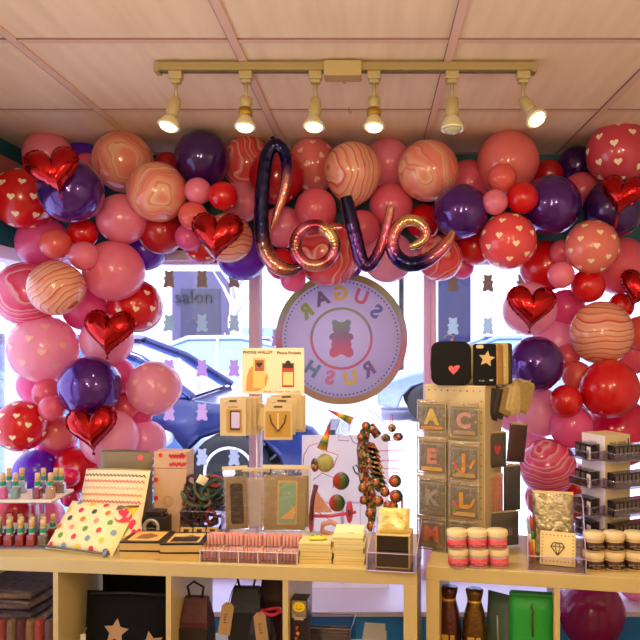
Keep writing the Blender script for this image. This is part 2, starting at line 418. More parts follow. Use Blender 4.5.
for k in range(9):
    a = k*2.4; z = 1.9+.15*k
    b.tube([(0, 0, z), (.35*math.cos(a), .3*math.sin(a), z+.45), (.7*math.cos(a), .6*math.sin(a), z+.8)], [.045, .03, .012], 7)
b.build('branches', mat('#c6c2d6', .9), t)

# ------------------------------------------------------------------ track light
RAILC = mat('#a08c5c', .4, .2); 
TY = 2.10
x0, x1 = P(158, 66, TY).x, P(533, 66, TY).x
t = thing('light_track', 'long beige ceiling track carrying six spotlights', 'track', ((x0+x1)/2, TY, CZT-.006)); hw = (x1-x0)/2
MB().box(-hw, hw, -.018, .018, -.024, 0, 0).box(-hw, hw, -.007, .007, -.0275, -.024, 1).build('rail', [RAILC, mat('#5c5138', .5)], t, bevel=.002)
fx = P(343, 66, TY).x-(x0+x1)/2
MB().box(fx-.056, fx+.056, -.03, .03, -.045, 0.0).build('feed_box', mat('#b09c6a', .4), t, bevel=.003)
for s in (-1, 1): MB().box(s*hw-.008, s*hw+.008, -.02, .02, -.03, 0).build('end_cap', RAILC, t, bevel=.002)
SPOTM = mat('#ab9a6c', .4, .1)
BULB = mat('#ffd890', .4, emit=6); BULBOFF = mat('#b5b08e', .2, coat=.5)
spots = [('leftmost lit spotlight on the ceiling track, tilted slightly left', 176, -.2, .22, 'can', 1), ('second lit spotlight from the left, with a gold socket', 246, .0, .2, 'open', 1),
         ('third lit spotlight, hanging left of the track feed box', 315.5, -.04, .22, 'can', 1), ('lit spotlight with open gold socket just right of the feed box', 374, .0, .2, 'open', 1),
         ('unlit spotlight, fifth from the left on the track', 452, .0, .1, 'bell', 0), ('rightmost spotlight, lit and swivelled outward to the right', 523, .42, .5, 'can', 1)]
for lab, px, ry, rx, kind, on in spots:
    t = thing('track_spotlight', lab, 'spotlight', (P(px, 66, TY).x, TY, CZT-.030))
    MB().box(-.02, .02, -.014, .014, -.024, 0).box(-.015, .015, -.012, .012, -.036, -.024).build('adapter', SPOTM, t, bevel=.003)
    MB().cyl(.0058, -.09, -.036, 12).build('stem', SPOTM, t)
    h = Matrix.Translation((0, 0, -.085)) @ Euler((-rx, -ry, 0)).to_matrix().to_4x4()
    if kind == 'open':
        MB().lathe([(.012, .008), (.019, .004), (.019, -.014), (.017, -.018), (.017, -.032)], 20, 0, h).lathe([(.021, -.032), (.021, -.05), (.018, -.054)], 20, 1, h).build('lamp_holder', [SPOTM, mat('#a8842c', .35, .6)], t)
        pr = [(.014, -.05), (.02, -.062), (.031, -.083), (.033, -.089)]
    elif kind == 'bell':
        MB().lathe([(.010, .008), (.019, .002), (.020, -.045), (.018, -.05)], 20, 0, h).build('lamp_holder', SPOTM, t)
        pr = [(.017, -.048), (.024, -.062), (.034, -.085), (.036, -.092)]
    else:
        MB().lathe([(.009, .008), (.015, .002), (.019, -.02), (.019, -.05), (.016, -.056)], 20, 0, h).build('lamp_holder', SPOTM, t)
        pr = [(.014, -.054), (.022, -.066), (.032, -.083), (.034, -.089)]
    bo = MB().lathe(pr+[(pr[-1][0]-.004, pr[-1][1]-.002), (pr[-1][0]-.009, pr[-1][1]+.001)], 24, 0, h).build('bulb', mat('#d8cfa6', .25, .3, .5), t)
    rim = pr[-1][0]-.008; zf = pr[-1][1]
    MB().lathe([(rim, zf+.001), (rim*.85, zf-.007), (rim*.45, zf-.012), (1e-6, zf-.013)], 20, 0, h).build('bulb_face', BULB if on else BULBOFF, bo)
    if on:
        d = (h.to_3x3() @ Vector((0, 0, -1))); p = Vector(t.location)+(h @ Vector((0, 0, zf-.05)))
        lamp('SPOT', 'spotlight_beam', p, 12, (1, .78, .52), .03, d.to_track_quat('-Z', 'Y').to_euler(), 2.0, .8)
for px, py, lab in ((343, 80, 'tiny wire hook hanging under the track feed box'), (349, 114, 'tiny wire hook on the ceiling tile above the striped balloon')):
    Y = 2.2 if py < 100 else 2.5
    p = P(px, py, Y); p.z = CZT-.004
    L_ = CZT-.004-P(px, py+4, Y).z if py < 100 else .03
    o = MB().tube([(0, 0, 0), (0, 0, -.02), (.004, 0, -.026), (.009, 0, -.02), (.008, 0, -.014)], .0012, 6).build('ceiling_hook', mat('#5c4a40', .4, .6), None, p)
    tag(o, lab, 'hook')
# ------------------------------------------------------------------ round sign hung in the window
SY = 3.06
c = P(341.5, 338.5, SY); S = SY/F
R = 66*S
t = thing('round_sign', 'big round pastel window sign seen from behind, lettering reversed, hung in the middle pane', 'sign', c)
FACE = mat('#e0d8f0', .55, trl=.45)
MB().lathe([(R, -.004), (R, .004)], 72, 0, Euler((PI/2, 0, 0)).to_matrix().to_4x4()).build('disc', FACE, t)
ringm = ramp_mat('sign_ring', 'Object', 2, [(0, '#b59a6a'), (.2, '#b08a92'), (.42, '#b46f96'), (.6, '#a08fb8'), (.75, '#7f8f78'), (1, '#a08a4a')], .5, 0, 1/(2*R), .5)
def ring(r0, r1, y, n=72):
    b = MB(); vs = []; fs = []
    for k in range(n):
        a = 2*PI*k/n
        vs += [(r0*math.cos(a), y, r0*math.sin(a)), (r1*math.cos(a), y, r1*math.sin(a))]
    for k in range(n): j = (k+1) % n; fs.append((2*k, 2*k+1, 2*j+1, 2*j))
    return b.add(vs, fs)
ring(R*.90, R*.999, -.0055).build('border', ringm, t)
b = MB()
for k in range(88):
    a = 2*PI*k/88; b.flat(circ(.0037, 8, R*.855*math.cos(a), R*.855*math.sin(a)), -.0058)
b.build('dots', mat('#4a4468', .6), t)
rm2 = ramp_mat('sign_inner_ring', 'Object', 2, [(0, '#c8668e'), (.45, '#c66c96'), (.6, '#8a86a8'), (1, '#8d9c7c')], .5, 0, 1/(R*.94), .5)
ring(R*.435, R*.475, -.0058, 56).build('inner_ring', rm2, t)
bm_ = ramp_mat('sign_bear', 'Object', 2, [(0, '#d06a98'), (.35, '#b867a0'), (.6, '#8474a8'), (1, '#7d9aa6')], .5, 0, 1/(38*S), .5)
MB().flat(bear2d(21*S), -.006).build('bear_emblem', bm_, t)
for ch, px, py, ang, hx in (('S', 376, 312, -38, '#5a68b8'), ('U', 361, 297.5, -20, '#b8548c'), ('G', 341, 294, 0, '#cfae52'), ('A', 322, 299, 20, '#6d5a98'), ('R', 307, 311.5, 38, '#84a05a'),
                        ('R', 369, 369.5, 32, '#7c62aa'), ('U', 350.5, 378.5, 10, '#d6bb62'), ('S', 330, 378, -12, '#cf7ab0'), ('H', 312, 369.5, -32, '#6a8cc0')):
    x = (px-341.5)*S; z = -(py-338.5)*S
    MB().text(ch, 19*S, 0, T(x, -.0065, z, ry=-math.radians(ang) if 0 else math.radians(-ang)), .001, .0035, True).build('letter', mat(hx, .5), t)
for sx_ in (-.16, .16): MB().tube([(sx_, 0, math.sqrt(R*R-sx_**2)), (sx_*.95, .0, .64)], .0012, 5).build('hanging_cord', mat('#d8d0dc', .5), t)

# ------------------------------------------------------------------ gummy bear decals on the glass
BY = WY+.026
rows = [(279, '#8a6f58', 'brown'), (323, '#a2b2ae', 'grey green'), (368, '#cfa2d6', 'mauve'), (412, '#e6bcd8', 'pink mauve'), (457, '#d3dee8', 'pale grey')]
RN = ['top', 'second', 'middle', 'fourth', 'bottom']
decal0 = {}
BN = 'left pane of window bears'
def decal(px, py, hx, lab, grp, h=9.6):
    o = MB().flat(bear2d(h*BY/F)).build('bear_decal', mat(hx, .6, trl=.6 if py > 300 else .35), None, P(px, py, BY))
    tag(o, lab, 'window decal', grp)
for ri, (py, hx, cn) in enumerate(rows):
    for ci, px in enumerate((136, 169, 202, 234)):
        if px < 160 and ri < 4: continue
        decal(px, py, hx, '%s bear decal, %s row, left pane, %s' % (cn, RN[ri], ['far left by the balloons', 'left one of its row beside the balloons', 'middle one of its row', 'right one nearest the pink mullion'][ci]), 'gummy bear decals on the window')
for ri, (py, hx, cn) in enumerate([(283, '#8a6f58', 'brown'), (326, '#b2c4c6', 'grey green')]):
    for ci, px in enumerate((453, 488, 522)):
        decal(px, py, hx, '%s bear decal, %s row, right pane, %s' % (cn, RN[ri], ['left one beside the mullion', 'middle one above the phone cases', 'right one by the foil heart'][ci]), 'gummy bear decals on the window')
decal(277, 338, '#b58aa8', 'mauve gummy bear decal just left of the round sign', 'gummy bear decals on the window')

# ------------------------------------------------------------------ balloons
def balloon_mb(seed=None, hearts=False):
    b = MB(); n = 28
    prof = [(1e-6, 1.0)]
    for i in range(1, 15):
        a = PI*i/16
        r = math.sin(a); z = math.cos(a)
        if z < 0: z *= 1.18; r *= 1-.10*abs(z)
        prof.append((r, z))
    prof += [(.13, -1.22), (.06, -1.27), (.045, -1.31), (.075, -1.33), (.07, -1.36), (.045, -1.37), (.09, -1.44), (1e-6, -1.42)]
    b.lathe(prof, n)
    if hearts:
        rn = random.Random(seed); H = heart2d(.125, 16); G_ = PI*(3-math.sqrt(5)); NN = 30
        for i in range(NN):
            z = 1-1.75*(i+.6)/NN; a = G_*i+seed
            d = Vector((math.sqrt(max(0, 1-z*z))*math.cos(a), math.sqrt(max(0, 1-z*z))*math.sin(a), z))
            up = Vector((0, 0, 1)) if hearts == 'up' else Vector((0, 1, 0))
            ux = up.cross(d); ux.normalize() if ux.length > .1 else None
            if ux.length < .1: ux = Vector((1, 0, 0))
            uy = d.cross(ux).normalized()
            vs = []
            rings = 3
            for q in range(rings, 0, -1):
                for hx, hz in H:
                    p = (d+ux*hx*q/rings+uy*hz*q/rings).normalized()
                    if p.z < 0:
                        s_ = math.sqrt(p.x**2+p.y**2); k_ = 1-.10*abs(p.z*1.18)
                        p = Vector((p.x*k_, p.y*k_, p.z*1.18))
                    vs.append(tuple(p*1.006))
            m_ = len(H); fs = []
            for q in range(rings-1):
                for j in range(m_): fs.append((q*m_+j, q*m_+(j+1) % m_, (q+1)*m_+(j+1) % m_, (q+1)*m_+j))
            fs.append(tuple((rings-1)*m_+j for j in range(m_)))
            b.add(vs, fs, 1, I4, True)
    return b
def latex(hx, tr=.32): return mat(hx, .22, 0, .5, trl=tr)
CREAMH = mat('#f6e4c0', .4); FAINT = mat('#fbc0b4', .35)
def marble(name, stops, scale, warp, direction='DIAGONAL'):
    m, nt, b = newmat(name); N, L = nt.nodes, nt.links
    b.inputs['Roughness'].default_value = .2; b.inputs['Coat Weight'].default_value = .5; b.inputs['Coat Roughness'].default_value = .08
    tc = N.new('ShaderNodeTexCoord'); oi = N.new('ShaderNodeObjectInfo')
    nz = N.new('ShaderNodeTexNoise'); nz.noise_dimensions = '4D'; nz.inputs['Scale'].default_value = .85; nz.inputs['Detail'].default_value = 1.5
    ml = N.new('ShaderNodeMath'); ml.operation = 'MULTIPLY'; ml.inputs[1].default_value = 20
    L.new(oi.outputs['Random'], ml.inputs[0]); L.new(ml.outputs[0], nz.inputs['W']); L.new(tc.outputs['Object'], nz.inputs['Vector'])
    sc = N.new('ShaderNodeVectorMath'); sc.operation = 'SCALE'; sc.inputs['Scale'].default_value = warp
    L.new(nz.outputs['Color'], sc.inputs[0])
    ad = N.new('ShaderNodeVectorMath'); ad.operation = 'ADD'; L.new(tc.outputs['Object'], ad.inputs[0]); L.new(sc.outputs[0], ad.inputs[1])
    w = N.new('ShaderNodeTexWave'); w.bands_direction = direction; w.inputs['Scale'].default_value = scale; w.inputs['Distortion'].default_value = 1.2; w.inputs['Detail'].default_value = 2; w.inputs['Detail Scale'].default_value = 1.5; w.wave_profile = 'SAW'
    L.new(ad.outputs[0], w.inputs['Vector'])
    r = N.new('ShaderNodeValToRGB'); els = r.color_ramp.elements
    while len(els) < len(stops): els.new(.5)
    for e, (p, c) in zip(els, stops): e.position = p; e.color = lin(c)
    L.new(w.outputs['Fac'], r.inputs['Fac']); L.new(r.outputs[0], b.inputs['Base Color'])
    t = N.new('ShaderNodeBsdfTranslucent'); L.new(r.outputs[0], t.inputs['Color'])
    mx = N.new('ShaderNodeMixShader'); mx.inputs['Fac'].default_value = .15; L.new(b.outputs[0], mx.inputs[1]); L.new(t.outputs[0], mx.inputs[2]); L.new(mx.outputs[0], N['Material Output'].inputs['Surface'])
    return m
BM = {
 'pink': latex('#fb8cab'), 'light': latex('#fdb4cc', .45), 'rose': latex('#f26c86'), 'mag': latex('#f565a8', .35), 'red': latex('#d80f18', .12), 'dred': latex('#b51622', .12),
 'coral': latex('#f58280'), 'salmon': latex('#f2706a'), 'purple': mat('#4c1a80', .13, .45, .6), 'dpurple': mat('#3c1562', .16, .3, .5), 'violet': latex('#6a22c8', .25), 'crimson': latex('#e01458', .2), 'dmag': latex('#a81a68', .2),
 'redh': latex('#d80f18', .12), 'pinkh': latex('#fdb0c6', .4), 'coralh': latex('#f2545a', .15), 'peachh': latex('#f28478', .2), 'roseh': latex('#cf4458', .15), 'pearlh': latex('#f27f7e', .2),
 'mpeach': marble('marbled_peach', [(0, '#ee8474'), (.22, '#f2a58c'), (.34, '#f0b494'), (.40, '#e67a70'), (.44, '#f3c9a6'), (.60, '#f0957f'), (.78, '#ef8a78'), (.84, '#e06a68'), (.88, '#f0a890'), (1, '#ee8474')], .42, 2.2),
 'mpink': marble('marbled_pink', [(0, '#ee4f86'), (.18, '#f06a98'), (.30, '#f6c0c4'), (.36, '#e83a6c'), (.58, '#f0709c'), (.66, '#f8d0cc'), (.72, '#ee4878'), (1, '#ee4f86')], 1.05, .7),
 'mred': marble('marbled_red', [(0, '#ea4a54'), (.25, '#ee5c62'), (.38, '#d41c2a'), (.46, '#f4b4a2'), (.55, '#ee6a68'), (.8, '#e8404a'), (.88, '#f5c0ac'), (1, '#ea4a54')], .5, 1.8),
 'mstripe': marble('striped_peach', [(0, '#f0a08a'), (.2, '#f2b498'), (.28, '#d64a4c'), (.33, '#f0c49a'), (.5, '#f0a68c'), (.56, '#e06a60'), (.62, '#f2bc98'), (.8, '#ee9480'), (.86, '#cc3a44'), (.92, '#f2c8a0'), (1, '#f0a08a')], .5, .7, 'X'),
}
KIND = {k: 'h' if k in ('redh', 'pinkh', 'coralh', 'peachh', 'roseh', 'pearlh') else 'p' for k in BM}
base_mesh = {}
def get_mesh(kind, var):
    k = (kind, var)
    if k not in base_mesh:
        hearts = KIND[kind] != 'p'
        key = ('h', var) if hearts else ('p', 0)
        if key not in base_mesh:
            o = balloon_mb(var, hearts).build('balloon', [mat('#ffffff'), CREAMH]); base_mesh[key] = o.data; bpy.data.objects.remove(o)
        me = base_mesh[key].copy(); me.materials[0] = BM[kind]; me.materials[1] = FAINT if kind in ('pinkh', 'pearlh') else CREAMH; base_mesh[k] = me
    return base_mesh[k]
# px, py, radius px, kind, depth, label [, dome direction, x/y stretch]
UP = (0, -.35, 1)
B = [
 (48,155,24,'pink',2.90,'pink balloon peeking out above the top left foil heart'),
 (83,159,18,'violet',3.0,'dark violet balloon far back under the ceiling at top left'),
 (88,167,14,'rose',2.97,'rose balloon sliver between top left foil heart and tall marbled balloon'),
 (71,191,32,'purple',2.60,'large glossy purple balloon behind the top left foil heart'),
 (23,199,30,'redh',2.76,'red balloon with cream hearts at the upper left edge'),
 (123,161,30,'mpeach',2.86,'peach marbled balloon highest on the left, under the ceiling',(.3,-.8,.5)),
 (157,192,30,'mpeach',2.74,'big peach marbled balloon with pale swirl, left of the small balloon cluster'),
 (122,219,25,'pink',2.80,'round pink balloon below the two marbled balloons at upper left'),
 (145,250,21,'violet',2.95,'bright violet balloon low behind the red one, left of the window top'),
 (161,232,23,'dred',2.90,'dark red balloon beneath the big peach marbled one'),
 (43,243,26,'mag',2.88,'magenta pink balloon at left behind a small salmon balloon'),
 (56,244,15.5,'salmon',2.70,'small salmon balloon in front of the magenta pink one at left'),
 (83,233,15,'red',2.76,'small red balloon below the large purple one at left'),
 (84,256,14.5,'pink',2.68,'small pink balloon in the middle of the left cluster'),
 (114,271,30.5,'pink',2.80,'large plain pink balloon right of the small left cluster'),
 (27,294,32,'mpink',2.80,'pink ringed marbled balloon at the left edge'),
 (56,288,27.5,'mstripe',2.6,'peach balloon with fine gold swirls over the ringed pink one'),
 (85,309,22,'mag',2.90,'deep pink balloon behind the second foil heart down the left side'),
 (135,306,27,'redh',2.92,'red balloon with hearts jutting into the left window pane'),
 (44,349,34,'pinkh',2.82,'large pink balloon with faint hearts, middle of the left column'),
 (107,340,26,'light',2.86,'light pink balloon behind the second foil heart, its lower rim showing'),
 (90,387,31,'purple',2.72,'glossy purple balloon between two foil hearts on the left'),
 (117,376,19,'mag',2.92,'magenta balloon behind the left glossy purple one'),
 (154,388,27,'pinkh',2.84,'pearl pink balloon standing out alone against the left window pane'),
 (47,393,14,'rose',2.78,'small rose balloon, upper of two left of the purple one'),
 (52,408,13,'rose',2.70,'small rose balloon, lower of two left of the purple one'),
 (21,426,25.5,'redh',2.72,'red balloon with bold cream hearts at the lower left edge'),
 (57,432,18,'coral',2.84,'coral red balloon right of the lower left hearts balloon'),
 (110,438,28.5,'light',2.80,'light pink balloon behind the lowest left foil heart'),
 (126,408,13,'rose',2.84,'small rose balloon under the left glossy purple one, right side'),
 (142,414,11,'mag',2.92,'little magenta balloon below the pearl pink balloon'),
 (146,440,20,'light',2.92,'pink balloon low at left, right of the big light pink one'),
 (56,437,21,'mag',2.96,'magenta balloon far behind the lower left hearts balloon'),
 (36,472,22,'violet',2.86,'violet balloon rising behind the nail polish shelf'),
 (78,470,24,'red',2.90,'red balloon behind the zigzag pouch'),
 (70,477,9.5,'crimson',2.62,'very small crimson balloon at the left edge of the zigzag pouch'),
 (38,385,20,'mag',2.98,'magenta balloon mostly hidden behind the two small rose ones'),
 (122,398,14,'red',2.98,'red balloon sliver behind the left glossy purple one'),
 (42,518,21,'pink',2.9,'pink balloon behind the lower row of nail polish bottles'),
 (70,498,9,'crimson',2.8,'crimson balloon bit under the right end of the polish shelf'),
 (12,515,20,'dred',2.95,'dark red balloon low behind the polish shelf at the left edge'),
 (33,603,26,'purple',2.86,'purple balloon seen through the first cubby of the left shelf unit'),
 (30,574,19,'mag',2.98,'hot pink balloon seen at the top of the first cubby'),
 (58,585,17,'crimson',2.82,'crimson balloon behind the first shelf partition'),
 (110,592,22,'mag',2.97,'magenta balloon seen low behind the black star bags'),
 # arch
 (202,158,27.5,'dpurple',2.80,'dark purple balloon under the first two spotlights',UP),
 (168,166,14,'dred',2.96,'dark red balloon sliver between marbled balloon and dark purple one'),
 (198,191,13.5,'pink',2.72,'small pink balloon below the dark purple one in the arch'),
 (223,196,14.5,'red',2.70,'small red balloon below the dark purple one in the arch'),
 (193,216,14.5,'salmon',2.72,'small salmon balloon above the arch foil heart'),
 (189,237,14,'mag',2.86,'pink balloon left behind the arch foil heart'),
 (228,238,25,'mstripe',2.76,'striped peach balloon right behind the arch foil heart'),
 (203,245,19,'redh',2.88,'red balloon with hearts under the arch foil heart'),
 (242,256,25,'violet',2.90,'bright violet balloon hanging low left of the letter l'),
 (248,163,27,'mred',2.92,'red arched marble balloon under the second spotlight',UP),
 (241,202,21,'pink',2.92,'pink balloon left of the letter l'),
 (277,177,28,'dred',2.86,'red balloon inside the loop of the letter l'),
 (313,164,26,'pearlh',2.92,'coral balloon with pale hearts under the third spotlight',UP),
 (353,171,29,'mstripe',2.80,'tall peach balloon with vertical red stripes above the letter v',UP),
 (316,209,21,'rose',2.80,'rose balloon above the letter o'),
 (283,227,21,'pink',2.88,'pink balloon between letters l and o'),
 (282,264,16,'red',2.90,'orange red balloon under the curl of the letter l'),
 (293,279,13,'mag',2.80,'small magenta balloon touching the top of the round sign'),
 (328,254,33,'mred',2.86,'red marbled balloon seen through the letter o'),
 (388,163,25,'pink',2.94,'pink balloon between two marbled balloons, right of the stripes',UP),
 (428,171,31,'mpeach',2.80,'peach marbled balloon with curling swirl above the letter e'),
 (391,205,22,'rose',2.88,'rose balloon above the tip of the letter v'),
 (362,228,18,'rose',2.86,'rose balloon in the opening of the letter v'),
 (388,257,26,'light',2.94,'light pink balloon below letters v and e'),
 (352,266,11,'violet',2.98,'small violet balloon behind the foot of the letter v'),
 (461,212,28,'purple',2.72,'glossy purple balloon right of the letter e'),
 (424,222,18,'red',2.94,'red balloon behind the letter e'),
 (468,183,23,'rose',2.94,'rose balloon behind the glossy purple one in the arch'),
 (440,258,23,'mred',2.82,'coral marbled balloon under the tail of the letter e'),
 (462,267,12,'mag',2.92,'small magenta balloon at the lower edge of the arch, right of the e'),
 (474,247,19,'red',2.92,'red balloon under the arch purple balloon'),
 (508,162,31,'coral',2.84,'large salmon pink balloon under the rightmost spotlight',UP),
 (502,178,14.5,'salmon',2.70,'small salmon balloon on the large salmon pink one'),
 (495,202,13,'pink',2.66,'small pink balloon right of the arch purple balloon'),
 (522,198,16,'red',2.68,'small red balloon in the upper right cluster'),
 (551,205,30,'purple',2.76,'large purple balloon in the upper right, beside the small red one'),
 (508,241,28.5,'coralh',2.70,'coral red balloon with cream hearts at the right end of the arch'),
 (548,174,15,'dred',2.97,'dark red balloon behind the large upper right purple one'),
 (577,166,20,'dpurple',3.0,'dark purple balloon back under the ceiling at right'),
 (581,190,18,'rose',2.94,'rose balloon between two purple ones at upper right'),
 (618,153,32,'roseh',2.80,'big rose balloon with hearts at the top right corner'),
 (613,209,30,'dpurple',2.80,'dark purple balloon behind the hanging foil heart at right'),
 (592,247,27,'peachh',2.70,'peach balloon with cream hearts on the right'),
 (545,266,26,'red',2.90,'long red balloon below the coral hearts one at right'),
 (562,252,12.5,'rose',2.84,'small rose balloon left of the peach hearts one'),
 (561,275,13.5,'pink',2.70,'small pink balloon below the peach hearts balloon'),
 (588,286,17,'red',2.76,'small red balloon under the peach hearts balloon'),
 (620,266,29,'rose',2.90,'large rose balloon at the right edge beside the peach hearts one'),
 (530,309,27,'light',2.82,'light pink balloon behind the right window foil heart'),
 (566,308,19,'mag',2.92,'deep pink balloon right of the right window foil heart'),
 (601,333,32,'mstripe',2.74,'big peach marbled balloon with red streaks on the right'),
 (621,306,13,'red',2.86,'small red balloon above the right streaked balloon'),
 (642,333,18,'salmon',2.82,'salmon balloon cut by the right edge of the picture'),
 (556,343,24,'light',2.88,'light pink balloon left of the right streaked balloon'),
 (536,364,28,'purple',2.68,'glossy purple balloon beside the star phone case'),
 (577,376,15,'salmon',2.74,'small salmon balloon right of the phone case purple balloon'),
 (567,357,13,'rose',2.82,'small rose balloon above the small salmon one at right'),
 (609,389,30,'red',2.74,'large plain red balloon at the lower right'),
 (566,401,16.5,'red',2.78,'small red balloon below the phone case purple balloon'),
 (540,412,25,'light',2.94,'light pink balloon beside the fanned pouches of the spinner'),
 (571,426,22,'mag',2.88,'magenta pink balloon under the small red ones at right'),
 (618,432,35,'crimson',2.92,'big crimson balloon behind the nail wrap stand'),
 (632,352,23,'rose',2.94,'rose balloon at the right edge under the streaked one'),
 (548,467,28.5,'mpink',2.72,'pink ringed marbled balloon right of the letter patch spinner'),
 (514,412,20,'light',3.0,'pale pink balloon half hidden behind the fanned pouches of the spinner'),
 (522,392,18,'pink',3.0,'pink balloon under the phone case purple balloon, left side'),
 (528,440,18,'light',2.94,'pale pink balloon just above the ringed balloon by the spinner'),
 (577,492,30,'red',2.94,'red balloon low behind the left trays of the nail wrap stand'),
 (545,498,20,'crimson',2.84,'crimson balloon under the ringed marbled one'),
 (590,612,34,'dmag',2.80,'dark magenta balloon seen through the right shelf cubby'),
 (572,578,16,'mag',2.95,'magenta balloon behind the right shelf partition'),
 (633,585,14,'light',2.9,'pale pink balloon glimpsed at the right end of the right cubby'),
]
D = [[b[0], b[1], b[2], b[4]] for b in B]
for it in range(160):                       # let crowded balloons press apart in depth
    for i in range(len(D)):
        for j in range(i+1, len(D)):
            a, c_ = D[i], D[j]
            pa = P(*a[:2], a[3]); pb = P(*c_[:2], c_[3]); ra = a[2]*a[3]/F; rb = c_[2]*c_[3]/F
            lat = math.hypot(pa.x-pb.x, pa.z-pb.z); need = .84*(ra+rb)
            if lat < need:
                gap = math.sqrt(need*need-lat*lat)-abs(a[3]-c_[3])
                if gap > 0:
                    s = -1 if a[3] < c_[3] else 1
                    a[3] += s*gap*.12; c_[3] -= s*gap*.12
    for a in D:
        r = a[2]*a[3]/F; lo = 2.42 if a[1] < 330 else (2.52 if a[1] < 400 else 2.64)
        wl = 1.53*F/max(1, CX-a[0]+a[2]*1.02)
        a[3] = max(min(lo, wl), min(3.10-r, wl, a[3]))
SHINE = {'purple', 'dpurple'}
CATG = {'p': 'plain latex balloons of the garland', 'h': 'heart printed balloons of the garland', 'u': 'heart printed balloons of the garland'}
for i, bb in enumerate(B):
    px, py, rp_, kind = bb[:4]; Y = D[i][3]; r = rp_*Y/F
    o = bpy.data.objects.new('balloon', get_mesh(kind, i % 3 if KIND[kind] != 'p' else 0)); COL.objects.link(o)
    o.location = P(px, py, Y); o.scale = (r, r, r)
    if len(bb) > 6: d = Vector(bb[6])
    else:
        rn = random.Random(i*13+5); d = Vector((rn.uniform(-.45, .45), -1, rn.uniform(-.35, .5)))
    # twist about the dome axis so that printed hearts stay roughly upright
    d.normalize(); zax = d; up = Vector((0, 0, 1))
    xax = (up.cross(zax) if abs(zax.z) < .98 else Vector((1, 0, 0))).normalized(); yax = zax.cross(xax)
    Rm = Matrix((xax, yax, zax)).transposed()
    if KIND[kind] == 'p': Rm = Rm @ Euler((0, 0, random.Random(i).uniform(0, 6.28))).to_matrix()
    o.rotation_euler = Rm.to_euler()
    tag(o, bb[5], 'balloon', 'marbled balloons of the garland' if kind in ('mpeach', 'mpink', 'mred', 'mstripe') else CATG[KIND[kind]])
def front_depth(px, py, R_):
    best = 2.85
    for (x, y, r, Y) in D:
        d = math.hypot(x-px, y-py)
        if d < r+R_*.6:
            dd = max(0, d-R_*.55); rr = r*Y/F; lat = min(dd*Y/F, rr)
            best = min(best, Y-math.sqrt(rr*rr-lat*lat))
    return best
# foil hearts
FOIL = mat('#b00a10', .15, .92, .3, bump=.8, nscale=11); FOILD = mat('#7c070c', .25, .9)
def foil_heart(lab, px, py, wpx, tilt, yaw=0, tail=0, pitch=0):
    Y = max(2.3, front_depth(px, py, wpx/2)-.05); s = wpx/2*Y/F
    t = thing('foil_heart_balloon', lab, 'balloon', P(px, py, Y), yaw, 'red foil heart balloons', rx=pitch, ry=math.radians(tilt))
    H = heart2d(1, 72); b = MB(); vs = []; fs = []; n = len(H); K = 9
    for side in (-1, 1):
        vs = []; fs = []
        for q in range(K+1):
            u = q/K
            for j, (x, z) in enumerate(H):
                wr = 1+.03*math.sin(j*2.2+q)*(u**5)
                y = side*.46*math.sqrt(max(0, 1-u**2.4))+side*.022*math.sin(j*1.3)*u**4
                vs.append((x*u*s*wr, y*s, (z*u+.02)*s*wr))
        for q in range(K):
            for j in range(n):
                f = (q*n+j, q*n+(j+1) % n, (q+1)*n+(j+1) % n, (q+1)*n+j); fs.append(f if side < 0 else f[::-1])
        b.add(vs, fs, 0, I4, True)
    b.build('foil_body', FOIL, t)
    vs = []; fs = []
    for j, (x, z) in enumerate(H):
        k = 1.07 if j % 2 else 1.045
        vs += [(x*s*.97, 0, (z*.97+.02)*s), (x*s*k, .02*s*(1 if j % 2 else -1), (z*k+.02)*s)]
    for j in range(n): k = (j+1) % n; fs.append((2*j, 2*j+1, 2*k+1, 2*k))
    MB().add(vs, fs).build('seam', FOILD, t)
    zt = -0.92*s
    tl = max(tail, .12)
    MB().add([(-.04*s, 0, zt), (.04*s, 0, zt), (.075*s, 0, zt-tl*s), (-.075*s, .02*s, zt-tl*s)], [(0, 1, 2, 3)]).build('tail', FOILD, t)
    return t
foil_heart('red foil heart balloon at the top left corner of the garland', 54, 172, 50, -14, .35)
foil_heart('red foil heart balloon second down the left side, above the purple balloon', 109, 334, 49, 4)
foil_heart('red foil heart balloon lowest on the left, above the zigzag pouch', 92, 430, 48, -6, .15, pitch=-.15)
foil_heart('red foil heart balloon in the arch left of the letter l', 217, 237, 50, 3)
foil_heart('dark red foil heart balloon hanging with a long tail at the upper right', 622, 196, 42, 12, -.5, .6)
foil_heart('red foil heart balloon against the right window pane', 531, 309, 47, 4)
foil_heart('red foil heart balloon cut off by the right edge of the picture', 638, 290, 38, 18, -.3)

# ------------------------------------------------------------------ the word "love" as one script foil balloon
t = None
LY = min(front_depth(x, y, 24) for x, y in ((262, 200), (290, 268), (315, 245), (356, 235), (385, 235), (415, 245), (440, 240)))-.03
LY = max(2.3, LY); org = P(350, 230, LY)
t = thing('love_balloon', 'script foil balloon spelling love in purple and rose gold across the arch', 'balloon', org)
FOILT, nt, bs = newmat('gradient_foil'); N, L = nt.nodes, nt.links
at = N.new('ShaderNodeAttribute'); at.attribute_name = 'tint'; L.new(at.outputs['Color'], bs.inputs['Base Color'])
bs.inputs['Metallic'].default_value = .85; bs.inputs['Roughness'].default_value = .16; bs.inputs['Coat Weight'].default_value = .4
def catmull(pts, k=7):
    out = []; n = len(pts)
    for i in range(n-1):
        p0, p1, p2, p3 = pts[max(i-1, 0)], pts[i], pts[i+1], pts[min(i+2, n-1)]
        for j in range(k):
            u = j/k
            out.append([.5*((2*b)+(-a+c)*u+(2*a-5*b+4*c-d)*u*u+(-a+3*b-3*c+d)*u**3) for a, b, c, d in zip(p0, p1, p2, p3)])
    out.append(list(pts[-1])); return out
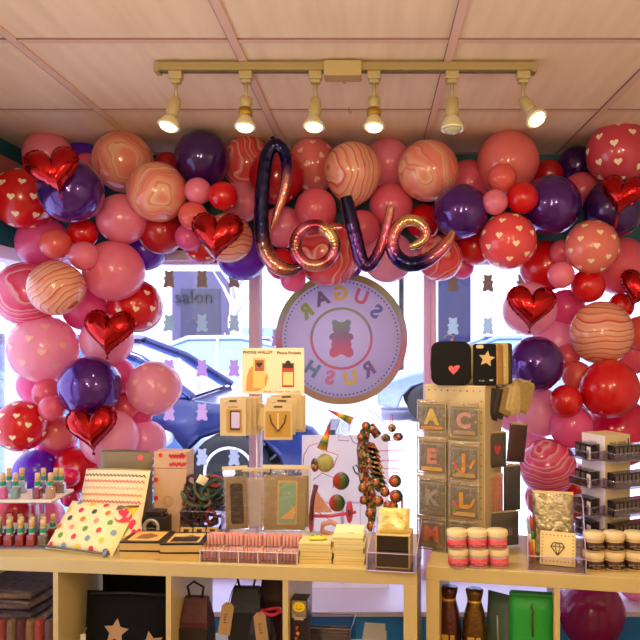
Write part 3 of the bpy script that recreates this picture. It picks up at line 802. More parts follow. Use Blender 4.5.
NAVY, PUR, PNK, GLD, RG, DRD, BRN = [lin(x)[:3] for x in ('#1c1648', '#451a5c', '#d0708c', '#dcb47c', '#cc8072', '#96384a', '#8a5448')]
def letter(pts):
    """px, py, radius px, colour, depth shift"""
    rows = [[p[0], p[1], p[2], p[4] if len(p) > 4 else 0]+list(p[3]) for p in pts]
    r = catmull(rows); n = 14; path = []; rad = []; cols = []
    for i, q in enumerate(r):
        path.append(P(q[0], q[1], LY+q[3])-org); rad.append(max(.4, q[2]*1.13)*LY/F*(1+.028*math.sin(i*2.1)))
        for k in range(n): cols.append(tuple(max(0, c) for c in q[4:7])+(1,))
    b = MB().tube(path, rad, n); b.c = cols
    return b.build('letter', FOILT, t)
letter([(271,230,1,RG), (277,213,3.6,RG), (284,190,4.6,RG), (287,168,5.2,PUR), (284,152,5.6,NAVY), (276,145,6,NAVY), (268,153,6.2,NAVY), (264,175,6.4,NAVY), (261.5,205,6.6,NAVY), (262,232,6.8,NAVY), (266,252,7.2,BRN), (277,266,7.2,RG), (290,270,6,BRN), (302,266,3,PUR)])
o_ = []
for k in range(15):
    a = math.radians(50+360*k/14); cc = [GLD, DRD, DRD, PNK, DRD, BRN, DRD, PNK, RG, RG, DRD, PNK, BRN, GLD, GLD][k]
    o_.append((315+19.5*math.cos(a), 245.5-20*math.sin(a), 5.6, cc))
letter([(343,228,1.5,PNK), (335,228,3.5,RG)]+o_)
letter([(346,197,5.5,NAVY), (350,214,6.4,NAVY), (356,240,6.6,PUR), (361,259,6.4,PUR), (367,266,5.6,PUR), (374,261,5.4,PUR), (381,246,5,DRD), (387,224,4.6,PNK), (391,206,3.6,GLD)])
letter([(409,247,2,GLD), (417,244.5,4,GLD), (425,238,4.8,RG), (425,228,5,RG), (416,221,5,GLD), (405,221,5.2,GLD), (396,229,5.4,RG), (392,243,6,PNK), (396,256,6.8,PUR), (408,264,7,NAVY), (424,261.5,6.8,PUR), (438,252,6,PNK), (448,241,4.8,RG), (453,231,2.6,GLD)])
MB().tube([P(274, 141, LY)-org, P(272, 137, LY)-org], [.012, .007], 10).build('valve_tab', mat('#1a1440', .2, .8), t)
# ------------------------------------------------------------------ shelf units
SHELF = mat('#cbb57a', .45, noise=.04, nscale=8); SHELFD = mat('#cdb7a4', .5)
def frame_from(A, Bp):
    """A, Bp: front top corners (left, right) -> matrix: x along the front, y inwards, z up from the floor"""
    d = (Bp-A); d.z = 0; L_ = d.length; a = math.atan2(d.y, d.x)
    return T(A.x, A.y, 0, rz=a), L_, a
def shelf_unit(lab, A, Bp, length, xoff, inner, bay, n, dep=.39):
    """xoff: local x of the unit's left end measured from A"""
    Mx, L_, a = frame_from(A, Bp)
    loc = Mx @ Vector((xoff, 0, 0))
    t = thing('shelf_unit', lab, 'shelf unit', loc, a)
    MB().box(0, length, 0, dep, CT-.042, CT).build('top_board', SHELF, t, bevel=.0015)
    MB().box(0, length, 0, dep, .0, .042).build('bottom_board', SHELF, t, bevel=.0015)
    for x in (0, length-.04): MB().box(x, x+.04, .0, dep, .042, CT-.042).build('side_panel', SHELF, t, bevel=.0015)
    for k in range(1, n): 
        x = .04+k*(bay+inner)-inner; MB().box(x, x+inner, .002, dep-.002, .042, CT-.042).build('divider', SHELF, t)
    zb = .042+(CT-.084-.016)/2
    for k in range(n):
        x = .04+k*(bay+inner); MB().box(x, x+bay, .002, dep-.002, zb, zb+.016).build('shelf', SHELF, t)
    return t, loc, a
AL = Vector((-1.173, 2.195, 0)); BL = Vector((.127, 2.064, 0))
Llen = .04*2+.348*4+.016*3
LL = (BL-AL).length
uL, locL, aL = shelf_unit('long left wooden cube shelf unit with nail polish and pouches on top', AL, BL, Llen, LL-Llen, .016, .348, 4)
AR = Vector((.157, 2.109, 0)); BR = Vector((.758, 1.996, 0))
uR, locR, aR = shelf_unit('right wooden cube shelf unit carrying the letter patch spinner', AR, BR, .04*2+.335*3+.016*2, 0, .016, .335, 3)
ML = T(*locL, rz=aL); MR = T(*locR, rz=aR)
ZB = .042+(CT-.084-.016)/2+.016             # upper face of the middle shelf boards
def inL(px, py, Y): return P(px, py, Y)
BLACK = mat('#17151a', .6); KRAFT = mat('#b8935c', .7, noise=.05); PAPER = mat('#e8d9a6', .7); WHT = mat('#f0ead8', .5)
ACR = clear('#f4f0fa', .12, .03); ACRE = clear('#d9cfe6', .35, .05, .25)

# ------------------------------------------------------------------ nail polish display
GLS = {}
def polish(loc, liquid, lab, grp, src=None):
    if liquid not in GLS:
        t = thing('nail_polish_bottle', lab, 'nail polish', loc, 0, grp)
        g = MB().box(-.0135, .0135, -.0115, .0115, 0, .038, 0)
        g.build('bottle', [mat(liquid, .08, 0, .8)], t, bevel=.004, seg=2)
        MB().lathe([(.0095, .037), (.0085, .044), (.0075, .046)], 12).build('shoulder', mat('#b9c7b8', .1, 0, .6), t)
        MB().lathe([(.0092, .045), (.0096, .046), (.0092, .058), (.0085, .059)], 14).build('collar_band', mat('#118a72', .5), t)
        cp = MB().lathe([(.0082, .058), (.0084, .064)], 14, 1).lathe([(.0084, .064), (.0080, .085), (.0070, .0865)], 14, 0)
        cp.build('wooden_cap', [mat('#d9b986', .6), mat('#e0a040', .5)], t)
        GLS[liquid] = t; return t
    return dup(GLS[liquid], loc, 0, lab, grp)
zU = .917
st = thing('polish_stand', 'two tier nail polish stand with pale upper shelf at the left end', 'display stand', (-1.075, 2.33, CT))
# local: shelf runs to -x
MB().box(-.46, 0, 0, .175, zU-CT-.009, zU-CT).build('upper_shelf', mat('#ece0cf', .5), st, bevel=.001)
MB().box(-.46, .001, -.002, .176, zU-CT-.011, zU-CT-.009).build('shelf_edge', mat('#6a6a86', .4), st)
for x, y in ((-.055, .02), (-.10, .16), (-.40, .02), (-.40, .16)):
    MB().box(x-.004, x+.004, y-.004, y+.004, 0, zU-CT-.011).build('acrylic_post', ACRE, st)
MB().box(-.46, .03, -.055, .10, 0, .004).build('base_tray', ACRE, st)
US = [(3,493,.0,'#c0508a','with magenta polish, leftmost on the upper shelf'), (9,487,1,'#8aa0b0','with grey blue polish, second along the upper shelf'), (15.5,493,0,'#6f8a7c','with grey green polish near the left end of the upper shelf'),
      (22,489,1,'#98a4b0','with silvery polish, fourth along the upper shelf'), (37.5,493.5,0,'#7a1420','with dark red polish, front of the middle upper group'), (43.5,489,1,'#5c4a50','with dark smoky polish behind the dark red one'),
      (50.5,496,0,'#a8825c','with bronze polish at the front edge of the upper shelf'), (56,490,1,'#a04a44','with brownish red polish behind the bronze one'), (61.5,488,1,'#7e6a6c','with taupe polish, rightmost on the upper shelf')]
for px, py, bk, colr, lab in US:
    Y = 2.352+.001 if not bk else 2.44
    p = P(px, 490, Y); p.z = zU
    if px > 54: p.x = min(p.x, -1.09)
    polish(p, colr, 'nail polish bottle '+lab, 'nail polish on the upper shelf')
LC_ = ['#8a1c1c', '#7c1a20', '#96302a', '#6e1620']
k = 0
for row, (Y, pys) in enumerate(((2.30, 0), (2.335, 0), (2.372, 0))):
    for j in range(9):
        x = -1.088-.037*j-.014*(row % 2)
        if row == 0 and j == 0: colr = '#6b5a4e'
        else: colr = LC_[(j*2+row) % 4]
        if x < -1.38: continue
        polish((x, Y, CT+.004), colr, ['dark red nail polish bottle in the front row below the polish shelf', 'dark red nail polish bottle in the middle row below the polish shelf', 'dark red nail polish bottle in the back row below the polish shelf'][row] if colr != '#6b5a4e' else 'taupe nail polish bottle at the right end of the lower front row', 'nail polish below the shelf')

# ------------------------------------------------------------------ pouches
def plane_from(tl, tr, bl, br):
    """pouch frame from its four world corners: returns matrix, w, h"""
    bc = (bl+br)/2; tcn = (tl+tr)/2
    x = ((br-bl)+(tr-tl)).normalized(); z = (tcn-bc); z = (z-x*z.dot(x)); h = z.length; z.normalize(); y = z.cross(x)
    M = Matrix((x, y, z)).transposed().to_4x4(); M.translation = bc
    return M, ((br-bl).length+(tr-tl).length)/2, h
def place(t, M): t.location = M.translation; t.rotation_euler = M.to_euler()
def pillow_y(u, v, tt, pw=4): return -tt/2*math.sqrt(max(0, (1-abs(u)**pw)*(1-abs(v)**pw)))
def decal_on(b, w, h, tt, u, v, pts, m, off=.0012, pw=4):
    """print an outline on the front of a pillow"""
    vs = []
    for x, z in [(0, 0)]+list(pts):
        X = u*w/2+x; Z = (v+1)*h/2+z
        uu = max(-1, min(1, X/(w/2))); vv = max(-1, min(1, Z/(h/2)-1))
        vs.append((X, pillow_y(uu, vv, tt, pw)-off, Z))
    n = len(pts); b.add(vs, [(0, i+1, (i+1) % n+1) for i in range(n)], m)
DOT = ['#e0384a', '#f07820', '#e8c020', '#6a9a30', '#5a4a40', '#7a9aa8', '#e89078', '#d02a50']
bl, br = G(46, 549), G(111, 557)
tl, tr = P(62, 499, 2.40), P(127, 507, 2.33)
M, wd, hg = plane_from(tl, tr, bl, br)
t = thing('pouch', 'cream polka dot zip pouch leaning in front of the zigzag pouch', 'pouch'); place(t, M); M0 = M
tt = .05
b = MB().pillow(wd, hg, tt, 14, 0)
rn = random.Random(3); k = 0
for r_ in range(6):
    for c__ in range(5):
        u = -.82+.41*c__+(.2 if r_ % 2 else 0); v = -.88+.35*r_
        if u > .9: continue
        decal_on(b, wd, hg, tt, u, v, circ(.0095, 12), 1+(k*5+r_*2) % 8); k += 1
decal_on(b, wd, hg, tt, .82, .55, [(x*1.1, z*1.2) for x, z in circ(.024, 10)], 1)
b.build('fabric', [mat('#efdda2', .8, bump=.15, nscale=90)]+[mat(c_, .7) for c_ in DOT], t)
MB().tube([(-wd/2*.96, -.012, .004), (0, -.02, .0), (wd/2*.96, -.012, .004)], .004, 8).build('zip', mat('#6f6a66', .5, .3), t)
zp = MB().box(-.006, .006, -.006, .004, -.02, 0.0, 0, T(wd/2*.9, -.02, .012)).build('zip_pull', mat('#8a8a84', .3, .7), t)
# small strawberry pouch beside it
M = T(*G(127, 553), rz=.5, rx=-.25)
t = thing('pouch', 'small cream pouch with pink strawberry print at the right of the polka dot pouch', 'pouch'); place(t, T(*(G(128, 552)+Vector((0, .02, 0))), rz=.55) @ Euler((-.35, 0, 0)).to_matrix().to_4x4())
b = MB().pillow(.085, .14, .03, 10, 0)
for u, v, c_ in ((-.3, .65, 1), (.35, .75, 2), (.1, .1, 1), (-.45, -.1, 3), (.5, -.35, 1), (-.2, -.6, 2), (.3, -.75, 3)):
    decal_on(b, .085, .14, .03, u, v, [(x*.018*(1 if z > 0 else .9), z*.02) for x, z in heart2d(1, 14)], c_)
b.build('fabric', [mat('#ecdcae', .8), mat('#dc2c5a', .7), mat('#ecc030', .7), mat('#7a9a3a', .7)], t)
MB().tube([(-.036, -.01, .135), (0, -.012, .139), (.036, -.01, .135)], .003, 8).build('zip', mat('#8a7a50', .5, .3), t)
# zigzag pouch
bl, br = G(72, 537), G(138, 540); tl, tr = P(82, 469, 2.52), P(146, 470, 2.46)
M, wd, hg = plane_from(tl, tr, bl, br)
t = thing('pouch', 'cream pouch with rows of red and orange zigzag stitching, behind the polka dot pouch', 'pouch'); place(t, M)
b = MB().pillow(wd, hg, .045, 14, 0, pw=6)
for zi, (v, c_) in enumerate(((.80, 1), (.62, 2), (.42, 3), (.22, 4), (.02, 2), (-.2, 1), (-.4, 4))):
    n = 34
    for i in range(n):
        u0 = -.94+1.88*i/n; u1 = -.94+1.88*(i+1)/n; z0 = .004*(1 if i % 2 else -1); 
        a = []
        for uu, zz in ((u0, z0-.0022), (u1, -z0-.0022), (u1, -z0+.0022), (u0, z0+.0022)):
            X = uu*wd/2; Z = (v+1)*hg/2+zz; a.append((X, pillow_y(uu, Z/(hg/2)-1, .045, 6)-.0012, Z))
        b.add(a, [(0, 1, 2, 3)], c_)
b.build('fabric', [mat('#efe0b4', .8, bump=.12, nscale=90), mat('#5a3040', .7), mat('#d8343c', .7), mat('#e8b090', .7), mat('#e07a28', .7)], t)
MB().tube([(-wd/2*.95, 0, hg-.002), (0, 0, hg+.001), (wd/2*.95, 0, hg-.002)], .0035, 8).build('zip', mat('#b8a070', .5, .2), t)
# taupe bag behind
M = T(*(P(126, 520, 2.555)), rz=-.1); M.translation.z = CT
t = thing('pouch', 'large taupe zip pouch standing behind the zigzag pouch', 'pouch'); place(t, M)
b = MB().pillow(.2, .275, .035, 12, 0, pw=8); decal_on(b, .2, .275, .035, .62, .84, circ(.011, 12), 1, pw=8)
b.build('fabric', [mat('#8a7858', .6, noise=.1), mat('#e8685c', .6)], t)
MB().tube([(-.09, 0, .272), (0, 0, .276), (.09, 0, .272)], .004, 8).build('zip', mat('#6a5c48', .5), t)

# ------------------------------------------------------------------ small boxes, left half
p = G(153, 538)
t = thing('camera', 'small black camera shaped box with a round white ringed lens', 'camera', p, -.08)
MB().box(-.042, .048, 0, .05, 0, .072, 0).box(-.03, .035, .005, .045, .072, .092, 0).build('body', mat('#2a2020', .4, noise=.1), t, bevel=.004)
fy = Euler((PI/2, 0, 0)).to_matrix().to_4x4()
l = MB().lathe([(.026, -.002), (.03, .006), (.029, .012), (.024, .012), (.022, .006)], 26, 0, T(-.004, 0, .038) @ fy).build('lens_ring', mat('#c8c2b8', .3, .4), t)
MB().lathe([(.023, .004), (.012, .009), (1e-6, .01)], 24, 0, T(-.004, 0, .038) @ fy).scrib('CHILL', .011, 1, T(-.004, -.0105, .038), .0004, .0003).build('lens_face', [mat('#141012', .15, coat=.6), mat('#b8b0a0', .5)], l)
MB().cyl(.007, 0, .012, 12, 0, T(.035, .025, .072)).build('shutter_knob', mat('#3a2a26', .4), t)
p = P(170, 520, 2.47); p.z = CT
t = thing('gift_box', 'tall kraft gift box with red dots and a band of hearts', 'box', p, -.12)
b = MB().box(-.06, .06, 0, .07, 0, .285, 0)
for x, z, r_ in ((-.052, .185, .009), (-.052, .12, .009), (-.035, .272, .008), (.045, .275, .008), (-.054, .06, .008)): b.flat(circ(r_, 12, x, z), -.0008, 1)
for k in range(6): b.flat([(x+.004+.010*k, z+.238+.004*(k % 2)) for x, z in heart2d(.0085, 14)], -.0008, 1)
for k in range(5): b.flat([(x+.005+.011*k, z+.268) for x, z in heart2d(.0105, 14)], -.0008, 1)
b.box(-.06, .06, -.001, 0, .226, .2275, 2)
b.build('carton', [mat('#d0a880', .7), mat('#d2303a', .6), mat('#6a4a30', .7)], t, bevel=.001)
b = MB()
for r0 in (.019, .012):
    pts0 = [(-.008+r0*math.cos(a*PI/12), r0*math.sin(a*PI/12)+.11) for a in range(24)]
    for k in range(24):
        j = (k+1) % 24; q = [pts0[k], pts0[j]]; ce = (-.008, .11)
        inn = [(ce[0]+(x-ce[0])*.9, ce[1]+(z-ce[1])*.9) for x, z in q]
        b.flat([q[0], q[1], inn[1], inn[0]], -.0009)
b.scrib('LOVE', .009, 0, T(-.008, -.0005, .11), .0004, .0002).build('printed_seal', mat('#a8683c', .7), t)
# bin of hair ties
p0 = G(200, 537)
t = thing('acrylic_bin', 'clear acrylic bin heaped with dark hair bands', 'bin', p0+Vector((0, .01, 0)), -.1)
b = MB()
for a in ((-.075, .075, 0, .003, 0, .085), (-.075, .075, .087, .09, 0, .085), (-.075, -.072, 0, .09, 0, .085), (.072, .075, 0, .09, 0, .085), (-.075, .075, 0, .09, 0, .003)): b.box(*a)
b.build('walls', ACR, t)
b = MB()
for x in (-.075, .075): b.tube([(x, 0, 0), (x, 0, .085)], .0016, 6)
b.tube([(-.075, 0, .085), (.075, 0, .085)], .0014, 6); b.build('edges', ACRE, t)
rn = random.Random(11); hcol = ['#24482f', '#386848', '#1c1c20', '#3e5630', '#3a2018', '#1e4640', '#6c5a3c', '#a0402c', '#4a2a4a']
hm = {}
for i in range(44):
    r_ = rn.uniform(.02, .031); a = rn.uniform(0, 6.28)
    lx, ly, lz = rn.uniform(-.05, .05), rn.uniform(.018, .07), .03+.16*(i/44)**.8*(1-.25*abs(rn.uniform(-1, 1)))
    if i > 18: lx *= .8
    c_ = hcol[i % 9]
    q = MB().tube([(r_*1.35*math.cos(2*PI*k/20), .004*math.sin(6*PI*k/20), r_*.75*math.sin(2*PI*k/20)) for k in range(20)], [.0058+.0012*math.sin(k*2.5) for k in range(20)], 8, closed=True)
    o = q.build('hair_band', mat(c_, .55), None, Vector(p0)+Vector((lx, ly+.01, lz)))
    o.rotation_euler = (rn.uniform(-.9, .6), rn.uniform(-1.4, 1.4), rn.uniform(-.8, .8))
    tag(o, 'looped %s hair band in the heap of the acrylic bin' % {'#24482f': 'deep green', '#386848': 'dark green', '#1c1c20': 'black', '#3e5630': 'olive', '#3a2018': 'dark brown', '#1e4640': 'dark teal', '#6c5a3c': 'khaki', '#a0402c': 'rust red', '#4a2a4a': 'plum'}[c_], 'hair band', 'hair bands in the acrylic bin')
o = MB().pillow(.035, .03, .012, 6).build('hair_clip', mat('#e8dcb0', .6), None, p0+Vector((-.004, .02, .178))); o.rotation_euler = (-.3, .5, .2); tag(o, 'cream hair clip on top of the hair band heap', 'hair clip')
for k, x in enumerate((-.045, .0, .045)):
    o = MB().box(-.02, .02, -.004, .004, 0, .036).box(-.009, .009, -.0045, -.004, .006, .03, 1).build('carded_hair_clip', [mat('#c8a45c', .6), mat('#3a2c1c', .5)], None, p0+Vector((x, -.012, .0)), bevel=.001); o.rotation_euler = (-.18, 0, -.1)
    tag(o, 'small tan card of clips against the acrylic bin, '+('left one', 'middle one', 'right one')[k], 'hair clip', 'carded clips by the acrylic bin')
# framed picture boxes, two stacks of two
def picbox(loc, rz, lab, top, grp):
    t = thing('picture_box', lab, 'box', loc, rz, grp)
    MB().box(-.066, .066, -.065, .065, 0, .0235).build('box_body', mat('#cda659', .6), t, bevel=.002)
    b = MB().box(-.067, .067, -.066, .066, .0225, .0265, 0)
    if top == 0: b.box(-.05, .05, -.05, .05, .0265, .0272, 1).add([(-.03, -.03, .0276), (.01, -.035, .0276), (.035, .0, .0276), (.0, .03, .0276), (-.025, .015, .0276)], [(0, 1, 2, 3, 4)], 2)
    else: b.box(-.05, .05, -.05, .05, .0265, .0272, 1).box(-.042, .042, -.045, .01, .0272, .0276, 3).add([(-.02, .0, .028), (.03, .01, .028), (.01, .03, .028)], [(0, 1, 2)], 2)
    b.build('framed_lid', [mat('#1c1412', .35), mat('#dfb45a', .5), mat('#96603a', .6), mat('#2a1a10', .5)], t, bevel=.001)
    return t
for px, py, rz, nm, top in ((141, 559.5, -.06, 'left', 0), (181, 561.5, -.02, 'right', 1)):
    p = G(px, py)+Vector((0, .068, 0))
    picbox(p, rz, 'lower of two tan picture boxes in the %s stack by the counter edge' % nm, top, 'picture boxes on the counter')
    picbox(p+Vector((0, 0, .0268)), rz+.03, 'black framed %s picture box with %s, top of its stack' % (nm, 'a yellow picture' if top == 0 else 'a darker brown picture'), top, 'picture boxes on the counter')
# candy tray
pl, pr_ = G(200, 562), G(297, 565)
M, wd = frame_from(pl, pr_)[:2]; a = frame_from(pl, pr_)[2]
t = thing('acrylic_tray', 'long clear divided tray of pink striped sticks at the counter edge', 'tray', M @ Vector((wd/2, 0, CT)), a)
b = MB(); h2 = .036
b.box(-wd/2, wd/2, 0, .002, 0, h2).box(-wd/2, wd/2, .098, .1, 0, h2+.02).box(-wd/2, -wd/2+.002, 0, .1, 0, h2).box(wd/2-.002, wd/2, 0, .1, 0, h2).box(-wd/2, wd/2, 0, .1, 0, .002)
b.build('walls', ACR, t)
b = MB().box(-wd/2, wd/2, -.001, .001, h2-.002, h2+.001)
cw = wd/5
for k in range(6): b.box(-wd/2+cw*k-.0012, -wd/2+cw*k+.0012, -.001, .1, 0, h2)
b.build('dividers', mat('#e8d8d0', .3), t)
stick = ramp_mat('striped_stick', 'Object', 0, [(0, '#c9706c'), (.3, '#e8a49a'), (.55, '#d87c78'), (.72, '#6a2c2c'), (1, '#8a3c3a')], .4)
PROTO = None
for rj, (yy, zz, rn_) in enumerate(((.012, .003, 'front'), (.052, .034, 'back'))):
    for k in range(5):
        for q in range(5):
            x = -wd/2+cw*k+cw*(q+.7)/5.4+.001
            pw_ = (M @ T(wd/2, 0, CT)) @ Vector((x, yy, zz))
            lab = 'pink striped stick in the %s row of the clear tray, %s compartment' % (rn_, ['first', 'second', 'middle', 'fourth', 'last'][k])
            if PROTO is None:
                PROTO = tag(MB().lathe([(.0042, 0), (.0048, .002), (.0048, .036), (.0042, .038)], 12).lathe([(.0049, .004), (.0049, .006)], 12, 1).lathe([(.0042, .038), (.0036, .040), (1e-6, .0405)], 12, 2).build('striped_stick', [mat('#dfa294', .4), mat('#8a4a42', .5), mat('#e08a80', .4)], None, pw_), lab, 'stick', 'pink sticks in the clear tray'); o = PROTO
            else:
                o = PROTO.copy(); COL.objects.link(o); o.location = pw_; o['label'] = lab
            if rj: o.location.z += 0
for k in range(5):
    pw_ = (M @ T(wd/2, 0, CT)) @ Vector((-wd/2+cw*(k+.5), .082, .034))
    # coral packs lying behind the sticks
    o = MB().box(-cw/2+.002, cw/2-.002, -.012, .012, 0, .034).build('coral_pack', mat('#dd8e80', .45, noise=.15, nscale=60), None, pw_, bevel=.003); o.rotation_euler = (0, 0, a)
    tag(o, 'coral pink pack behind the sticks, %s compartment of the clear tray' % ['first', 'second', 'middle', 'fourth', 'last'][k], 'pack', 'coral packs in the clear tray')
# cream card stacks
def stack(px, py, w_, d_, items, where, rz):
    p = G(px, py)+Vector((0, d_/2, 0)); z = 0
    for i, (h_, c_, jit, lab) in enumerate(items):
        t = thing('soap_box', lab, 'box', p+Vector((jit, 0, z)), rz+jit*3, 'cream boxes beside the acrylic tray')
        MB().box(-w_/2, w_/2, -d_/2, d_/2, 0, h_).build('box_body', mat(c_, .6), t, bevel=.0015)
        b = MB().box(-w_/2-.0006, w_/2+.0006, -d_/2-.0006, d_/2+.0006, h_*.62, h_*.68).build('lid_line', mat('#a08a50', .6), t)
        z += h_+.0004
    return p, z
p, z = stack(316, 564, .098, .075, [(.022, '#d8c078', 0, 'bottom cream box of the short stack with the yellow pack'), (.022, '#dcc680', .002, 'middle cream box of the short stack with the yellow pack'), (.02, '#e4d290', -.002, 'top cream box of the short stack, under the yellow pack')], '', -.05)
t = thing('sweet_pack', 'small yellow and green pack lying on the short cream stack', 'pack', p+Vector((.002, -.005, z)), .1)
MB().pillow(.055, .03, .012, 8, 0, Euler((-PI/2, 0, 0)).to_matrix().to_4x4() @ T(0, -.006, -.015)).build('wrapper', mat('#e6d028', .4), t)
b = MB().sphere(.005, T(-.015, .0, .011), 0, 10).sphere(.004, T(.012, -.004, .011), 1, 10).sphere(.004, T(.0, .005, .012), 0, 10); b.build('printed_leaf', [mat('#3a9a48', .5), mat('#d85a30', .5)], t)
p, z = stack(350, 565, .095, .085, [(.017, '#dcc27a', 0, 'lowest box of the tall cream stack left of the black box'), (.016, '#e4d08c', .003, 'second box up in the tall cream stack'), (.017, '#dcc684', -.002, 'third box up in the tall cream stack'), (.016, '#e6d698', .002, 'fourth box up in the tall cream stack'), (.017, '#e8d898', -.003, 'top box of the tall cream stack, tiny picture on it')], '', -.1)
t = thing('greeting_card', 'cream card lying tilted on the tall cream stack', 'card', p+Vector((-.005, .012, z)), -.15, rx=.35)
MB().box(-.045, .045, -.03, .035, 0, .003, 0).box(.0, .018, -.018, -.008, .003, .0036, 1).build('paper', [mat('#f0e4b0', .6), mat('#8a8a70', .6)], t)
# acrylic tray with black box
pl, pr_ = G(367, 571), G(416, 574); M, wd, a = frame_from(pl, pr_)
t = thing('acrylic_tray', 'clear acrylic box at the right counter end holding a black windowed box', 'tray', M @ Vector((wd/2, 0, CT)), a)
MB().box(-wd/2, wd/2, 0, .003, 0, .055).box(-wd/2, wd/2, .147, .15, 0, .12).prism([(0, 0), (.15, 0), (.15, .12), (0, .055)], -wd/2, -wd/2+.003, 0, T(rz=0) @ Matrix(((0, 1, 0, 0), (1, 0, 0, 0), (0, 0, 1, 0), (0, 0, 0, 1)))).prism([(0, 0), (.15, 0), (.15, .12), (0, .055)], wd/2-.003, wd/2, 0, Matrix(((0, 1, 0, 0), (1, 0, 0, 0), (0, 0, 1, 0), (0, 0, 0, 1)))).box(-wd/2, wd/2, 0, .15, 0, .003).build('walls', ACR, t)
b = MB().tube([(-wd/2, 0, .055), (wd/2, 0, .055)], .0016, 6)
for x in (-wd/2, wd/2): b.tube([(x, 0, 0), (x, 0, .055), (x, .15, .12)], .0016, 6)
b.tube([(-wd/2, 0, .002), (wd/2, 0, .002)], .002, 6); b.build('edges', mat('#c8b0d0', .3), t)
q = M @ Vector((wd/2, .05, CT+.004))
t = thing('windowed_box', 'black fronted box with a gold crinkled top in the clear acrylic box', 'box', q, a+.02)
MB().box(-.052, .052, -.03, .06, 0, .10).build('carton', mat('#cdb878', .5), t, bevel=.002)
MB().box(-.047, .047, -.032, -.0302, .006, .097, 0).box(-.047, .047, -.0335, -.032, .047, .05, 1).build('black_window', [mat('#241c14', .2, coat=.5), mat('#5c4c30', .4)], t)
b = MB().pillow(.096, .075, .02, 12, 0, T(0, -.012, .1, rx=-.3), 6, .08); b.build('gold_wrapper', mat('#e0c878', .25, .35, .4, bump=.7, nscale=50), t)
# ------------------------------------------------------------------ phone pocket rack
RY = 2.40; RS = RY/F
pb = P(257, 500, RY); pb.z = CT
t = thing('display_rack', 'thin wire hook rack for phone pockets standing before the pink mullion', 'rack', pb)
WIRE = mat('#e6dfe4', .3, .3)
zz = lambda y, Y=RY: CZ-(y-CY)/F*Y-CT
xx = lambda x, Y=RY: (x-CX)/F*Y-pb.x
MB().lathe([(.055, 0), (.055, .004), (.05, .006), (.01, .008)], 24).build('base', WIRE, t)
MB().cyl(.0035, .005, zz(398), 10).build('pole', WIRE, t)
b = MB()
for y in (401, 468): b.tube([(xx(222), 0, zz(y)), (xx(305), 0, zz(y))], .0018, 8)
b.build('cross_bar', WIRE, t)
for x, y in ((232, 401), (277, 401), (236, 468), (256, 468), (285, 468), (299, 468), (303, 468)):
    MB().tube([(xx(x), .01, zz(y)), (xx(x), -.10, zz(y)+.004), (xx(x), -.108, zz(y)+.010)], .0016, 6).build('hook', WIRE, t)
sc = P(273, 371, RY-.01)
t = thing('sign_card', 'cream instruction card with two phone pictures on top of the hook rack', 'sign', sc, 0)
w_, h_ = 62*RS, 46*RS
MB().box(-w_/2, w_/2, 0, .002, -h_/2, h_/2).build('card', mat('#e8dcb8', .5), t)
k_ = RS
def pxl(x, y): return ((x-273)*k_, -(y-371)*k_)
b = MB().text('PHONE WALLET', 4.0*k_, 0, T(*(pxl(258, 352.5)[0], -.0006, pxl(258, 352.5)[1])), .0003, .0003)
b.build('heading', mat('#5a4424', .6), t)
MB().text('Phone Pockets', 4.0*k_, 0, T(pxl(289, 353)[0], -.0006, pxl(289, 353)[1]), .0003, .0003).build('second_heading', mat('#5a4424', .6), t)
MB().scrib('holds cards and cash', 3.2*k_, 0, T(pxl(282, 391)[0], -.0006, pxl(282, 391)[1]), .0003, .0003).build('footer_text', mat('#b8502a', .6), t)
def quad(b, x0, y0, x1, y1, m, d): 
    a = pxl(x0, y0); c_ = pxl(x1, y1); b.flat([(a[0], c_[1]), (c_[0], c_[1]), (c_[0], a[1]), (a[0], a[1])], d, m)
b = MB(); hand = [pxl(x, y) for x, y in ((246,391), (247,376), (250,368), (253,366), (253,378), (265,378), (267,372), (268,378), (266,386), (258,391))]
b.flat(hand, -.0008, 0); quad(b, 253, 358, 265, 388, 1, -.0012); quad(b, 255, 360, 264, 371, 2, -.0016); b.flat([(x*3*k_+pxl(259.5, 365)[0], z*3*k_+pxl(259.5, 365)[1]) for x, z in heart2d(1, 14)], -.002, 3)
b.build('hand_picture', [mat('#cf9248', .6), mat('#e0c070', .6), mat('#a85a3c', .6), mat('#2c1a1a', .6)], t)
b = MB(); quad(b, 282, 363, 294, 387, 0, -.0012); quad(b, 283, 372, 293, 385, 1, -.0016); quad(b, 283, 364, 293, 368, 2, -.0016); b.flat([(x+pxl(288, 363)[0], z+pxl(288, 363)[1]) for x, z in circ(2.6*k_, 10)], -.002, 2)
b.build('phone_picture', [mat('#b8402c', .6), mat('#e6cf88', .6), mat('#2c2420', .6)], t)
